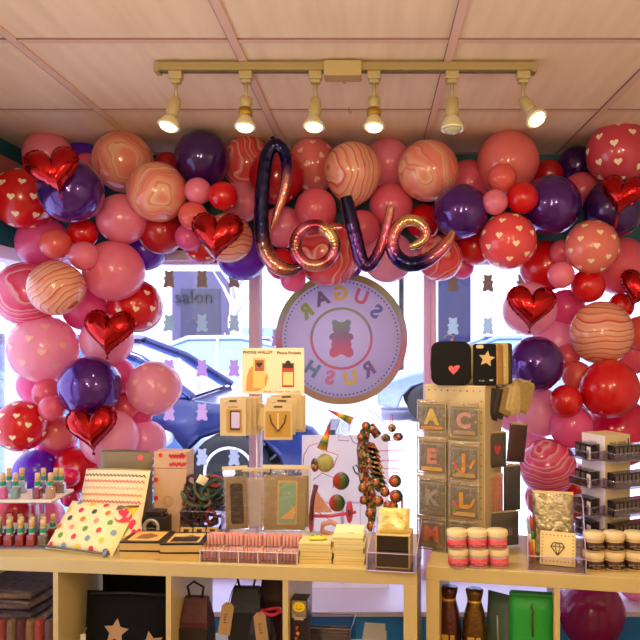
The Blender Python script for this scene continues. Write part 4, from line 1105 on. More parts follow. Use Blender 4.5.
def packet(px, py, w, h, Y, lab, style, rz=0, ry=0, grp='kraft phone pocket packs'):
    s = Y/F; W, H = w*s, h*s
    t = thing('phone_pocket_pack', lab, 'pack', P(px, py, Y), rz, grp, ry=ry)
    MB().box(-W/2, W/2, 0, .004, -H/2, H/2).build('card', mat('#c8b184', .6, noise=.04), t, bevel=.001)
    b = MB().flat(rrect(W*.3, H*.05, H*.02), -.0003, 0, T(0, 0, H*.42))
    if style == 'phone':
        b.flat(rrect(W*.6, H*.62, W*.05), -.0005, 2, T(W*.05, 0, -.1*H)).flat(rrect(W*.40, H*.52, W*.05), -.001, 0, T(W*.08, 0, -.09*H)).flat(rrect(W*.32, H*.42, W*.04), -.0015, 1, T(W*.10, 0, -.08*H)).scrib('pocket', .010, 0, T(0, -.0004, H*.27), .0003)
    elif style == 'strap':
        b.flat(rrect(W*.86, H*.72, W*.04), -.0005, 2, T(0, 0, -.06*H)).tube([(-W*.28, -.001, H*.2), (-W*.22, -.002, -H*.02), (0, -.003, -H*.26), (W*.22, -.002, -H*.02), (W*.28, -.001, H*.2)], .0026, 8, 0).box(-W*.02, W*.02, -.0015, -.0005, -H*.2, H*.25, 3)
    elif style == 'edge': b.flat(rrect(W*.5, H*.7, W*.1), -.0005, 3)
    b.build('printed_picture', [mat('#4a3418', .6), mat('#c2b6dc', .3), mat('#b58a3c', .6), mat('#e2c684', .6)], t)
    return t
for i in range(4):
    packet(233+5*i, 417-i*.6, 27, 38, 2.32+.018*i, ['frontmost kraft pack on the upper left hook, showing a phone picture', 'second kraft pack on the upper left hook', 'third kraft pack on the upper left hook', 'hindmost kraft pack on the upper left hook'][i], 'phone' if i == 0 else 'edge', -.12)
packet(278, 422, 29, 36, 2.29, 'front kraft pack on the upper right hook, showing a brown strap', 'strap', .02)
packet(281, 416, 31, 36, 2.315, 'kraft pack right behind the brown strap pack', 'edge', .05, .06)
packet(287, 412, 31, 36, 2.34, 'tilted kraft pack third on the upper right hook', 'edge', .1, -.05)
packet(293, 414, 26, 37, 2.365, 'hindmost kraft pack on the upper right hook', 'edge', .35)
packet(262, 417, 16, 26, 2.36, 'narrow kraft pack poking out left of the brown strap pack', 'edge', -.5, .25)
BAG = clear('#fdf8f0', .14, .12, .0, crinkle=.5)
def clear_bag(px, y0, y1, w, Y, lab, cardc, pic, rz=0, ry=0):
    s = Y/F; W = w*s; H = (y1-y0)*s
    t = thing('phone_pocket_bag', lab, 'bag', P(px, (y0+y1)/2, Y), rz, 'clear bags on the lower hooks', ry=ry)
    b = MB().box(-W*.44, W*.44, 0, .003, -H*.47, H*.34, 0)
    if pic == 'phone': b.flat(rrect(W*.5, H*.62, W*.1), -.001, 1, T(.03*W, 0, -.08*H))
    elif pic == 'scene': b.flat(rrect(W*.42, H*.66, W*.02), -.001, 2, T(.05*W, 0, -.06*H)).flat(rrect(W*.36, H*.60, W*.02), -.0015, 3, T(.05*W, 0, -.06*H)).flat([(-.11*W, -.3*H), (.2*W, -.3*H), (.22*W, -.1*H), (.08*W, -.2*H)], -.002, 4)
    b.build('card', [mat(cardc, .5, noise=.06), mat('#2a221c', .3), mat('#c8a868', .5), mat('#7fa894', .3), mat('#d8a070', .5)], t)
    MB().pillow(W, H*.97, .012, 10, 0, T(0, .001, -H/2), 6, .05).build('clear_sleeve', BAG, t)
    MB().box(-W*.5, W*.5, -.001, .001, H*.44, H*.5).build('bag_top', mat('#d9c8a4', .35), t)
    return t
clear_bag(236, 466, 531, 25, 2.30, 'taupe clear bag with black phone shape on the lower left hook', '#86755c', 'phone', .1, -.04)
clear_bag(256, 468, 528, 28, 2.345, 'empty looking pale clear bag in the middle of the lower hooks', '#cfc6d4', '', 0)
clear_bag(285, 465, 532, 47, 2.29, 'wide khaki clear bag with a small seascape card on the lower right hook', '#948464', 'scene', .04, .02)
clear_bag(291, 466, 529, 40, 2.34, 'khaki clear bag just behind the seascape one', '#94866a', '', .06)

# ------------------------------------------------------------------ patchwork ornaments before the window
def patch_mat(name, scale):
    m, nt, b = newmat(name); N, L = nt.nodes, nt.links
    tc = N.new('ShaderNodeTexCoord'); v = N.new('ShaderNodeTexVoronoi'); v.inputs['Scale'].default_value = scale
    r = N.new('ShaderNodeValToRGB'); r.color_ramp.interpolation = 'CONSTANT'
    cs = ['#2c4a2c', '#6a1c20', '#8a6a2c', '#161e18', '#a04030', '#b89870', '#2c4428']
    els = r.color_ramp.elements
    while len(els) < len(cs): els.new(.5)
    for i, (e, c_) in enumerate(zip(els, cs)): e.position = i/len(cs); e.color = lin(c_)
    sp = N.new('ShaderNodeSeparateColor'); L.new(tc.outputs['Object'], v.inputs['Vector']); L.new(v.outputs['Color'], sp.inputs[0]); L.new(sp.outputs[0], r.inputs['Fac'])
    L.new(r.outputs[0], b.inputs['Base Color']); b.inputs['Roughness'].default_value = .35; return m
PATCH = patch_mat('patchwork', 110)
CONE = ramp_mat('cone_stripes', 'Object', 2, [(0, '#e0a030'), (.3, '#2c6a2c'), (.55, '#e0b030'), (.7, '#d04020'), (1, '#6a1420')], .4, 0, 1/.085, 0)
BALLM = ramp_mat('ball_gradient', 'Object', 0, [(0, '#c23a2c'), (.4, '#7a3a1c'), (.7, '#2c5a2c'), (1, '#2a1616')], .3, 0, 18, .5)  # the ball's own colours, running from red through green to dark brown
PINKW = mat('#c83a68', .4); WIREM = mat('#8a6a72', .4, .4); SALM = mat('#d99a86', .6, noise=.25, nscale=160)
OY = 2.45; OS = OY/F
og = P(327, 530, OY); og.z = CT
t = thing('wire_ornament', 'patchwork clown ornament with cone hat riding pink wheels, before the window', 'ornament', og)
def Q(px, py, dy=0): v = P(px, py, OY+dy)-og; return (v.x, v.y, v.z)
def cone(par, a, b_, r, name='cone_hat'):
    A = Vector(Q(*a)); Bv = Vector(Q(*b_)); d = (Bv-A); L_ = d.length
    o = MB().lathe([(r, 0), (r*.62, L_*.4), (r*.25, L_*.8), (.0006, L_)], 16).build(name, CONE, par); o.location = A; o.rotation_euler = d.to_track_quat('Z', 'Y').to_euler(); return o
cone(t, (322, 449), (331, 421), .019)
MB().sphere(.031, T(*Q(325, 463)), 0, 14, 1, .5, 1.05).build('face', mat('#a8a45c', .5, noise=.35, nscale=220), t)
MB().sphere(.019, T(*Q(315, 465, -.004)), 0, 12, .8, .5, 1.3).build('hair_tuft', PATCH, t)
for px, py, r in ((341, 481, .030), (337, 503, .029)):
    o = MB().sphere(r, I4, 0, 16, 1, .45, 1.05).build('ball', BALLM, t); o.location = Q(px, py)
MB().prism([(Q(x, y)[0], Q(x, y)[2]) for x, y in ((313, 486), (332, 512), (312, 512))], -.006, .006).build('torso', SALM, t)
for px, py, rx_ in ((311, 521, .42), (349.5, 512, .55)):
    o = MB().lathe([(.001, -.006), (.03, -.006), (.042, 0), (.03, .006), (.001, .006)], 22).build('wheel', PINKW, t); o.location = Q(px, py); o.rotation_euler = (PI/2, 0, 0); o.scale = (rx_*.5, 1, 1) if 0 else (rx_*.55, .95, 1)
    MB().lathe([(.004, -.009), (.016, -.008), (.016, .008), (.004, .009)], 14).build('hub', PATCH, o)
MB().tube([Q(309, 516), Q(330, 516), Q(356, 512)], .006, 10).build('axle', PINKW, t)
MB().tube([Q(316, 485), Q(313, 500), Q(311, 520)], .009, 10).build('leg', mat('#6a2030', .5), t)
MB().tube([Q(330, 534), Q(322, 531), Q(323, 524), Q(331, 522), Q(339, 526), Q(338, 533)], .009, 8).build('foot_rest', SALM, t)
b = MB()
for pts in (((303, 466), (304, 455), (309, 446), (318, 443)), ((326, 451), (338, 455), (333, 468)), ((313, 480), (322, 473), (334, 478), (333, 488)), ((318, 512), (330, 520)), ((303, 466), (303, 470))):
    b.tube([Q(*p) for p in pts], .0014, 6)
b.build('wire', mat('#c04a64', .4, .3), t)
og2 = og; og = P(378, 528, OY); og.z = CT
t = thing('wire_ornament', 'tall patchwork unicorn ornament with leafy mane and pink bristles, before the window', 'ornament', og)
cone(t, (352, 421), (326, 409), .015, 'horn_cone')
MB().lathe([(1e-6, -.016), (.012, -.01), (.015, 0), (.012, .01), (1e-6, .016)], 12, 0, T(*Q(392, 428))).sphere(.016, T(*Q(398, 437, -.003)), 0, 12, 1.2, .6, .9).sphere(.017, T(*Q(386, 438)), 0, 12, 1, .6, .8).build('head', PATCH, t)
MB().tube([Q(378, 436), Q(372, 428), Q(365, 432), Q(362, 450), Q(364, 475), Q(370, 495), Q(372, 512), Q(371, 531)], [.016, .019, .020, .019, .020, .024, .016, .009], 10).build('neck', PATCH, t)
for i in range(9):
    x0, y0 = 363+i*.8, 440+i*5.2
    A = Vector(Q(x0, y0, -.012)); Bv = Vector(Q(x0+17+i*.4, y0+13, -.012)); md = (A+Bv)/2
    d = (Bv-A).normalized(); n_ = Vector((-d.z, 0, d.x))*.015
    MB().prism([(A.x, A.z), ((md-n_).x, (md-n_).z), (Bv.x, Bv.z), ((md+n_).x, (md+n_).z)], A.y-.003, A.y+.003).build('mane_leaf', [PATCH, BALLM][0], t, bevel=.001)
for px, py, r in ((366, 426, .012), (361, 437, .011), (363, 488, .013), (376, 483, .012), (385, 492, .013), (364, 500, .012), (378, 501, .015), (395, 481, .017), (396, 496, .018), (388, 505, .013), (370, 513, .013), (371, 526, .012), (393, 506, .014)):
    r *= 1.3; o = MB().lathe([(r, -.004), (r, .004)], 16).build('disc', PATCH if (px+py) % 2 else BALLM, t); o.location = Q(px, py, -.016-.0005*(px % 7)); o.rotation_euler = (PI/2, 0, 0)
    MB().lathe([(r*.5, -.0052), (r*.5, .0052)], 12).build('disc_centre', mat('#c8683c', .4), o)
b = MB()
for k, (x0, y0, x1) in enumerate(((382, 434, 402), (384, 441, 398), (376, 451, 408), (380, 461, 402), (384, 469, 403), (392, 473, 399))): b.tube([Q(x0, y0, .005), Q(x1, y0-1, .005)], .0016, 6)
MB().tube([Q(391, 426), Q(390, 416), Q(392, 414), Q(393, 424)], .0014, 6).build('ear_loop', mat('#e06a90', .4), t); MB().tube([Q(399, 500), Q(402, 495), Q(402, 510), Q(398, 514)], .004, 8).build('tail', mat('#e06a90', .4), t)
b.build('bristles', mat('#e06a90', .4), t)
b = MB()
for pts in (((354, 419), (362, 411), (374, 412), (385, 423)), ((349, 424), (349, 433), (353, 442), (363, 447)), ((349, 433), (339, 435), (338, 440), (349, 441)), ((358, 404), (357, 412), (365, 406), (371, 411))): b.tube([Q(*p) for p in pts], .0011, 6)
b.build('wire', mat('#5a4a58', .4, .4), t)
hk = P(357, 470, 2.5)
o = MB().tube([P(360, 476, 2.5)-hk, P(355, 472, 2.5)-hk, P(353, 467, 2.5)-hk, P(356, 465, 2.5)-hk, P(359, 469, 2.5)-hk, P(362, 467, 2.5)-hk, P(363, 472, 2.5)-hk], .0028, 8).build('hook', mat('#2a1c26', .4), None, hk)
MB().tube([P(360, 476, 2.5)-hk, (.012, 0, CT-hk.z)], .0008, 5).build('wire_stem', mat('#b8a8b4', .4), o)
tag(o, 'little dark heart shaped hook left of the unicorn ornament', 'hook')
# pale poster leaning on the window behind them
pp = P(345, 490, 3.02); w_ = 88*3.02/F
t = thing('poster', 'pale peach poster seen from the back, standing on the window platform below the round sign', 'poster', (pp.x, 3.02, SILL), 0, None, rx=-.06)
zt = CZ-(436-CY)/F*3.02-SILL
b = MB().box(-w_/2, w_/2, 0, .004, 0, zt, 0)
for k in range(3): b.box(-w_/2+.04+.13*k, -w_/2+.055+.13*k, -.0008, 0, .02, zt*.55, 1)
b.box(-w_/2, w_/2, -.0008, 0, zt*.55, zt*.56, 1)
b.build('paper', [mat('#fff6ee', .7, trl=.6), mat('#efdcec', .7, trl=.6)], t)
MB().tube([(0, .05, 0), (0, .012, zt*.7)], .003, 6).build('easel_leg', mat('#d8c8d4', .5), t)

# ------------------------------------------------------------------ letter patch spinner
SW = .205; SA = math.radians(-25); YC = 2.216
cp = Vector(((485-CX)/F*YC, YC, CT)); ST = 1.305-CT
MS = T(*cp, rz=SA)
t = thing('spinner_stand', 'square cream spinner stand hung with letter patches', 'display stand', cp, SA)
b = MB().box(-SW, 0, 0, SW, .012, ST, 0)
b.build('column', mat('#cdb98a', .5), t, bevel=.003)
MB().lathe([(.075, 0), (.075, .008), (.05, .012)], 28, 0, T(-SW/2, SW/2, 0)).build('turntable', mat('#bfae84', .5), t)
b = MB()
for k in range(9): b.flat(circ(.0022 if k % 3 else .003, 8, -SW*.92+SW*.84*k/8, ST-.018), -.0006)
for k in range(14): b.flat(circ(.0022, 8, -.012, ST-.05-.034*k), -.0006)
b.build('peg_holes', mat('#4a3c24', .7), t)
def SL(x, y, z): return MS @ Vector((x, y, z-CT))
def letter_pack(ch, x, z, col, lab, h=.115, strip='#d89a3c', extra=0):
    t = thing('letter_patch_pack', lab, 'pack', SL(x, -.030, z), SA, 'letter patch packs on the spinner')
    w = .1
    MB().box(-w*.44, w*.44, 0, .022, -h*.44, h*.36, 0).flat(rrect(w*.72, h*.10, .003), -.0006, 1, T(0, 0, -h*.36)).box(-w*.46, w*.46, .004, .006, h*.36, h*.46, 2).build('backing_card', [mat('#7d7562', .5, noise=.1), mat(strip, .5), mat('#c8b078', .4)], t, bevel=.001)
    e = MB()
    for q in ((-w*.5, -w*.46, 0, 1), (w*.46, w*.5, 0, 1), (-w*.5, w*.5, 0, .035), (-w*.5, w*.5, .93, 1), (-w*.5, w*.5, .80, .82)): e.box(q[0], q[1], -.0035, -.0025, -h*.5+h*q[2], -h*.5+h*q[3])
    e.build('sleeve_edge', clear('#e6dcc4', .4, .1, .45), t)
    if ch: MB().text(ch, .066, 0, T(0, -.003, -.004), .0016, .0032).build('letter_patch', mat(col, .5), t)
    if extra:
        b = MB()
        for k, (dx, dz, r) in enumerate(((-.026, -.018, -.5), (.028, -.008, .5), (-.03, -.03, .2))): b.box(-.004, .004, -.0034, -.0016, -.016, .016, k % 2, T(dx, 0, dz, ry=r))
        b.sphere(.006, T(-.03, -.003, -.034), 2, 10); b.build('charm_patches', [mat('#d8705c', .5), mat('#dca040', .5), mat('#4ac83a', .5)], t)
    MB().pillow(w, h*.98, .012, 8, 0, T(0, -.004, -h/2), 8, .06).build('clear_sleeve', BAG, t)
    MB().tube([(0, .03, h*.41), (0, -.012, h*.43), (0, -.016, h*.45)], .0017, 6).build('hook', mat('#d8d0c0', .3, .4), t)
    return t
xA, xB = -.168, -.060
letter_pack('A', xA, 1.205, '#d8bc3a', 'spinner pack with a yellow letter A, top left of the front', .105)
letter_pack('C', xB, 1.198, '#cf9a8c', 'spinner pack with a pale pink letter C, top right of the front', .112, '#b8a078')
letter_pack('E', xA, 1.078, '#d08a72', 'spinner pack with a dusty pink letter E, second row left', .12, '#dcae48')
letter_pack('J', xB, 1.068, '#d8982e', 'spinner pack with an orange letter J and charms, second row right', .125, '#c8a860', 1)
letter_pack('K', xA, .945, '#a09680', 'spinner pack with a grey letter K, third row left', .14, '#8a8068')
letter_pack('L', xB, .945, '#e0a428', 'spinner pack with an orange letter L and charms, third row right', .125, '#dcb868', 1)
letter_pack('M', xA, .828, '#d8745a', 'spinner pack with a coral letter M, bottom left of the front', .11, '#8a8068')
letter_pack('', xB, .835, '#ffffff', 'pack without a letter behind the pink jars, bottom right of the front', .09, '#c85a48')
def side_pack(px, py, Y, w, h, lab, c1, kind='', rz=.4, tilt=0):
    s = Y/F; w *= s; h *= s
    t = thing('side_pouch', lab, 'pouch', P(px, py, Y), rz, 'pouches on the right side of the spinner', ry=tilt)
    b = MB().pillow(w, h, .014, 8, 0, T(0, 0, -h/2), 8)
    if kind == 'pin': decal_on(b, w, h, .014, 0, .05, [(x*.014, z_*.02) for x, z_ in heart2d(1, 14)], 1, .002, 8) if 0 else b.add([(x*.014, -.009, z_*.02) for x, z_ in heart2d(1, 14)], [tuple(range(14))], 1)
    if kind == 'grid':
        for i in range(3):
            for j in range(6): b.box(-w*.4+i*w*.28, -w*.4+i*w*.28+w*.2, -.0095, -.007, -h*.42+j*h*.145, -h*.42+j*h*.145+h*.11, 1)
    if kind == 'text': b.text('MINI', .034, 1, T(0, -.0085, -.01), .0006, .0006)
    if kind == 'glit': b.box(-w*.46, w*.46, -.009, -.0075, -h*.44, h*.44, 1)
    c2 = {'pin': '#b8384a', 'grid': '#c87a68', 'text': '#9a9080', 'glit': '#a88c4c'}.get(kind, '#6a5a40')
    b.build('pouch_body', [mat(c1, .5, noise=.15, nscale=80), mat(c2, .4, noise=.3 if kind == 'glit' else 0, nscale=200)], t)
    MB().tube([(-.02, .05, h*.52), (0, .0, h*.53), (0, -.02, h*.53), (0, -.024, h*.56)], .0018, 6).build('hook', mat('#e0d8c0', .3, .4), t)
    MB().box(-w*.42, w*.42, -.001, .001, h*.46, h*.53).build('header', mat('#c8b078', .5), t)
gl = ['#2c2620', '#3a3028', '#9a7a50', '#d8c48a', '#d4bc78', '#a8904a']
for i in range(6):
    side_pack(494+5.6*i, 404-1.5*i, 2.295+.016*i, 21, 31, ['dark pouch first in the fan at the upper right of the spinner', 'second dark pouch in the fan on the spinner', 'brown glitter pouch in the fan on the spinner', 'cream pouch in the fan on the spinner, left of another', 'second cream pouch in the fan on the spinner', 'gold glitter pouch at the right end of the fan'][i], gl[i], 'glit' if i in (2, 5) else '', .75 if i < 5 else .35, .33)
side_pack(496, 450, 2.29, 24, 35, 'dark pouch with a small red heart on the right side of the spinner', '#4c443c', 'pin')
side_pack(517, 443, 2.37, 23, 38, 'dark brown furry pouch at the far right of the spinner', '#4a2c24', '', .5, .12)
side_pack(494, 493, 2.29, 21, 38, 'pink and cream lattice pack on the right side of the spinner', '#b89a70', 'grid')
side_pack(512, 488, 2.36, 20, 45, 'plain dark grey pouch right of the lattice pack', '#4c4a48')
side_pack(502, 529, 2.30, 37, 34, 'wide grey pouch with raised lettering low on the spinner side', '#5c564c', 'text', .3)
ts = SL(-SW-.012, .05, 0); ts.z = CT+.29
o = MB()
for k in range(14): o.tube([(.0, 0, 0), (.004*math.sin(k), .004*math.cos(k*2), -.05), (.012*math.sin(k*1.7)-.008, .012*math.cos(k*2.3), -.12-.012*(k % 3))], .0022, 5)
o = o.build('tassel', mat('#221c26', .7), None, ts); MB().sphere(.008, T(0, 0, .004), 0, 10).build('tassel_knot', mat('#1a161e', .6), o); MB().tube([(0, 0, .008), (.014, 0, .012)], .001, 5).build('tassel_loop', mat('#1a161e', .6), o)
tag(o, 'black tassel hanging at the left edge of the spinner', 'tassel', None)
# on top of the spinner
def phonecase(px, w, h, Y, lab, cat, name, rad, thick, body, rz):
    s = Y/F; p = P(px, 380, Y); p.z = CT+ST
    t = thing(name, lab, cat, p, rz, rx=-.06); W, H = w*s, h*s
    MB().prism(rrect(W, H, rad, 7), 0, thick, 0, T(0, 0, H/2)).build('shell', mat(body, .5, spec=.15), t, bevel=.003)
    return t, W, H
t, W, H = phonecase(451, 40, 44, 2.245, 'black rounded square case with a coral heart patch on top of the spinner', 'case', 'compact_case', .028, .024, '#08070a', -.12)
MB().flat([(x*.016, z*.017) for x, z in heart2d(1, 24)], -.001, 0, T(.008, 0, H*.34)).flat(circ(.006, 10, .022, H*.42), -.0012, 0).build('heart_patch', mat('#e25a5a', .5), t)
MB().tube([(-W/2+.003, .012, H*.15), (-W/2-.001, .012, H*.5), (-W/2+.003, .012, H*.85)], .0018, 6).build('zip', mat('#3a3432', .3, .6), t)
MB().tube([(-.006+.014*math.cos(a*PI/8), .012, H+.009+.014*math.sin(a*PI/8)) for a in range(0, 9)], .0016, 6).cyl(.0065, 0, .008, 12, 0, T(.004, .02, H+.004) @ fy).build('ring_charm', mat('#b8965a', .35, .6), t)
t, W, H = phonecase(485, 23, 42, 2.23, 'black phone case with a tan star, standing on top of the spinner', 'phone case', 'phone_case', .008, .011, '#08070a', -.06)
MB().flat(star2d(.027, .48, .15), -.0012, 0, T(.006, 0, H*.64)).build('star_patch', mat('#d0b078', .5), t)
MB().flat(rrect(.024, .012, .006), -.0012, 0, T(-.016, 0, H*.93)).build('camera_cutout', mat('#d8c088', .4), t)
MB().scrib('STAR', .008, 0, T(-.01, -.0008, H*.12), .0003).flat(rrect(.012, .004, .001), -.0012, 0, T(.02, 0, H*.13)).build('small_print', mat('#d8d0c8', .4), t)
for i, (px, c_, lab) in enumerate(((496, '#c89a58', 'gold glitter phone case first behind the star case'), (500, '#a87a3c', 'bronze phone case second behind the star case'), (504, '#d0b878', 'pale gold phone case third behind the star case'), (507, '#3a2c20', 'dark phone case last behind the star case'))):
    Y = 2.26+.016*i
    t, W, H = phonecase(px-9+i, 23, 41, Y, lab, 'phone case', 'phone_case', .008, .010, c_, -.06)
    MB().flat(rrect(W*.8, H*.7, .006), -.001, 0, T(0, 0, H*.45)).build('glitter_panel', mat(c_, .35, .3, noise=.5, nscale=300), t)
    t['group'] = 'phone cases behind the star case'
t, W, H = phonecase(467, 28, 40, 2.30, 'cream boxed case standing between the two black cases', 'box', 'cream_box', .004, .03, '#d8c486', -.1)
MB().box(-W*.4, W*.4, -.0008, 0, H*.15, H*.2).build('printed_line', mat('#a08a50', .5), t)

# ------------------------------------------------------------------ jars
def jar(loc, lab, kind, grp, src):
    if src is None:
        t = thing('jar', lab, 'jar', loc, 0, grp)
        r = .0305
        MB().lathe([(r*.9, 0), (r*.97, .003), (r*.97, .036), (r*.88, .039)], 26).build('jar_body', clear('#f6e2d8', .25, .05, .45) if kind == 'pink' else mat('#c8a878', .3), t)
        o = MB().lathe([(r*.985, .007), (r*.985, .030)], 26, 0).build('jar_label', mat('#d84a5c', .5) if kind == 'pink' else mat('#3c2018', .5, noise=.6, nscale=150), t)
        MB().scrib('sugar scrub', .0075, 0, T(0, -r*.995, .0205), .0005, .0002).scrib('whipped', .006, 0, T(0, -r*.995, .0135), .0005).build('jar_lettering', mat('#f2c8c0', .5) if kind == 'pink' else mat('#d8b890', .5), o)
        MB().lathe([(r, .037), (r*1.02, .039), (r*1.02, .052), (r*.98, .0545), (1e-6, .055)], 26).build('jar_lid', mat('#e9d4a4', .45), t)
        return t
    return dup(src, loc, rnd.uniform(-.15, .15), lab, grp)
src = None
for lv in (0, 1):
    for k, px in enumerate((459.5, 480, 500.5)):
        p = G(px if lv == 0 else px-.5, 569.5)+Vector((0, .031, lv*.0555)); p.x += lv*-.003
        j = jar(p, 'pink labelled jar, %s of the %s row, before the spinner' % (['left', 'middle', 'right'][k], ['lower', 'upper'][lv]), 'pink', 'pink jars before the spinner', src); src = src or j
src = None
for lv in (0, 1):
    for k, px in enumerate((597, 617.5, 638.5)):
        p = G(px, 572.5)+Vector((0, .031, lv*.0555))
        j = jar(p, 'brown speckled jar, %s of the %s row, at the right counter edge' % (['left', 'middle', 'right'][k], ['lower', 'upper'][lv]), 'brown', 'brown jars at the right end', src); src = src or j

# ------------------------------------------------------------------ acrylic tray with the diamond card
pl, pr_ = G(528, 571), G(586, 575); M, wd, a = frame_from(pl, pr_); MT = M @ T(wd/2, 0, CT)
SWP = Matrix(((0, 1, 0, 0), (1, 0, 0, 0), (0, 0, 1, 0), (0, 0, 0, 1)))
t = thing('acrylic_tray', 'clear sloping acrylic tray holding the diamond card at right', 'tray', MT.translation, a)
side = [(0, 0), (.17, 0), (.17, .19), (.12, .19), (0, .045)]
b = MB().box(-wd/2, wd/2, 0, .003, 0, .045).box(-wd/2, wd/2, .167, .17, 0, .19).box(-wd/2, wd/2, 0, .17, 0, .003)
for x in (-wd/2, wd/2-.003): b.prism(side, x, x+.003, 0, SWP)
b.build('walls', ACR, t)
b = MB()
for x in (-wd/2, wd/2): b.tube([(x, 0, .002), (x, 0, .045), (x, .12, .19), (x, .17, .19)], .0015, 6)
for y, z in ((0, .045), (0, .002), (.17, .19)): b.tube([(-wd/2, y, z), (wd/2, y, z)], .0016, 6)
b.build('edges', mat('#c3aecb', .3), t)
q = MT @ Vector((.004, .055, .004))
t = thing('diamond_card', 'cream square card with a black diamond drawing and dotted border', 'card', q, a-.12, rx=-.22)
MB().box(-.052, .052, 0, .012, 0, .098).build('card', mat('#e9d696', .6), t, bevel=.001)
dm = [(-.02, .055), (-.012, .066), (.012, .066), (.02, .055), (0, .03)]
b = MB()
for i in range(5): b.tube([(dm[i][0], -.001, dm[i][1]), (dm[(i+1) % 5][0], -.001, dm[(i+1) % 5][1])], .0014, 5)
for i, j in ((0, 3),): b.tube([(dm[0][0], -.001, .055), (dm[3][0], -.001, .055)], .0011, 5)
for x in (-.008, .008): b.tube([(x, -.001, .055), (0, -.001, .03)], .001, 5); b.tube([(x, -.001, .055), (x*.3, -.001, .066)], .001, 5)
b.build('diamond_drawing', mat('#1e1a16', .5), t)
b = MB()
for k in range(9):
    for s in (0, 1):
        b.box(-.0025, .0025, -.0008, 0, -.0014, .0014, 0, T(-.044+.011*k, 0, .012+.076*s, ry=.7)); b.box(-.0025, .0025, -.0008, 0, -.0014, .0014, 0, T(-.045+.09*s, 0, .008+.01*k, ry=.7))
b.build('border_dashes', mat('#a08448', .5), t)
q = MT @ Vector((-.006, .115, .004))
t = thing('foil_bag', 'crinkled clear gold bag standing behind the diamond card', 'bag', q, a, rx=-.15)
MB().pillow(.125, .20, .035, 16, 0, I4, 8, .06).build('wrapper', mat('#bcae8c', .2, .6, .3, noise=.35, bump=.9, nscale=55), t)
MB().box(-.062, .062, -.001, .001, .195, .206).build('bag_top', mat('#dcc88c', .3, .3), t)
q = MT @ Vector((-wd/2+.014, .075, .004))
for k, (dz, cs, lab) in enumerate(((.0, ('#d83a2c', '#e8e0d0', '#7ac8d8'), 'thin red and white pen at the left of the clear sloping tray'), (.02, ('#e8d02c', '#3a9a3c', '#d8503a'), 'little yellow green pen next to the red one in the clear tray'))):
    b = MB()
    for i, h in enumerate(((0, .06), (.06, .085), (.085, .125))): b.lathe([(.005, h[0]), (.005, h[1])], 10, i)
    b.lathe([(.005, .125), (.001, .135)], 10, 2)
    o = b.build('pen', [mat(c_, .4) for c_ in cs], None, q+Vector((.016*k, .03*k, 0))); o.rotation_euler = (-.1, -.1, 0); tag(o, lab, 'pen')

# ------------------------------------------------------------------ nail wrap stand
YN = 2.2; NA = math.radians(25); NW = .105
cn = Vector(((605-CX)/F*YN, YN, CT)); NT = 1.148-CT
MN = T(*cn, rz=NA)
t = thing('nail_wrap_stand', 'white square pillar stand with four tiers of clear trays at the right end', 'display stand', cn, NA)
MB().box(.001, NW, 0, NW, 0, NT).box(0, .001, 0, NW, 0, NT, 1).build('pillar', [mat('#d8c49c', .5), mat('#f0e6f6', .4)], t)  # left face paler lavender: daylight falling on it is put into the colour
MB().scrib('NAIL WRAPS', .012, 0, T(NW/2, -.0008, NT-.022), .0004, .0003).box(NW*.9, NW*.94, -.001, 0, NT-.03, NT-.012).build('lettering', mat('#3a2c2c', .5), t)
MB().scrib('NAILS', .012, 0, T(-.0008, NW/2, NT-.022, rz=-PI/2), .0004, .0003).build('side_lettering', mat('#b8a8b0', .5), t)
MB().box(-.012, NW+.012, -.012, NW+.012, 0, .006).build('base', mat('#e0d4c4', .5), t)
DARKB = [mat('#2c2426', .25, coat=.4), mat('#3a3032', .25, coat=.4)]
PR = None; PR2 = None
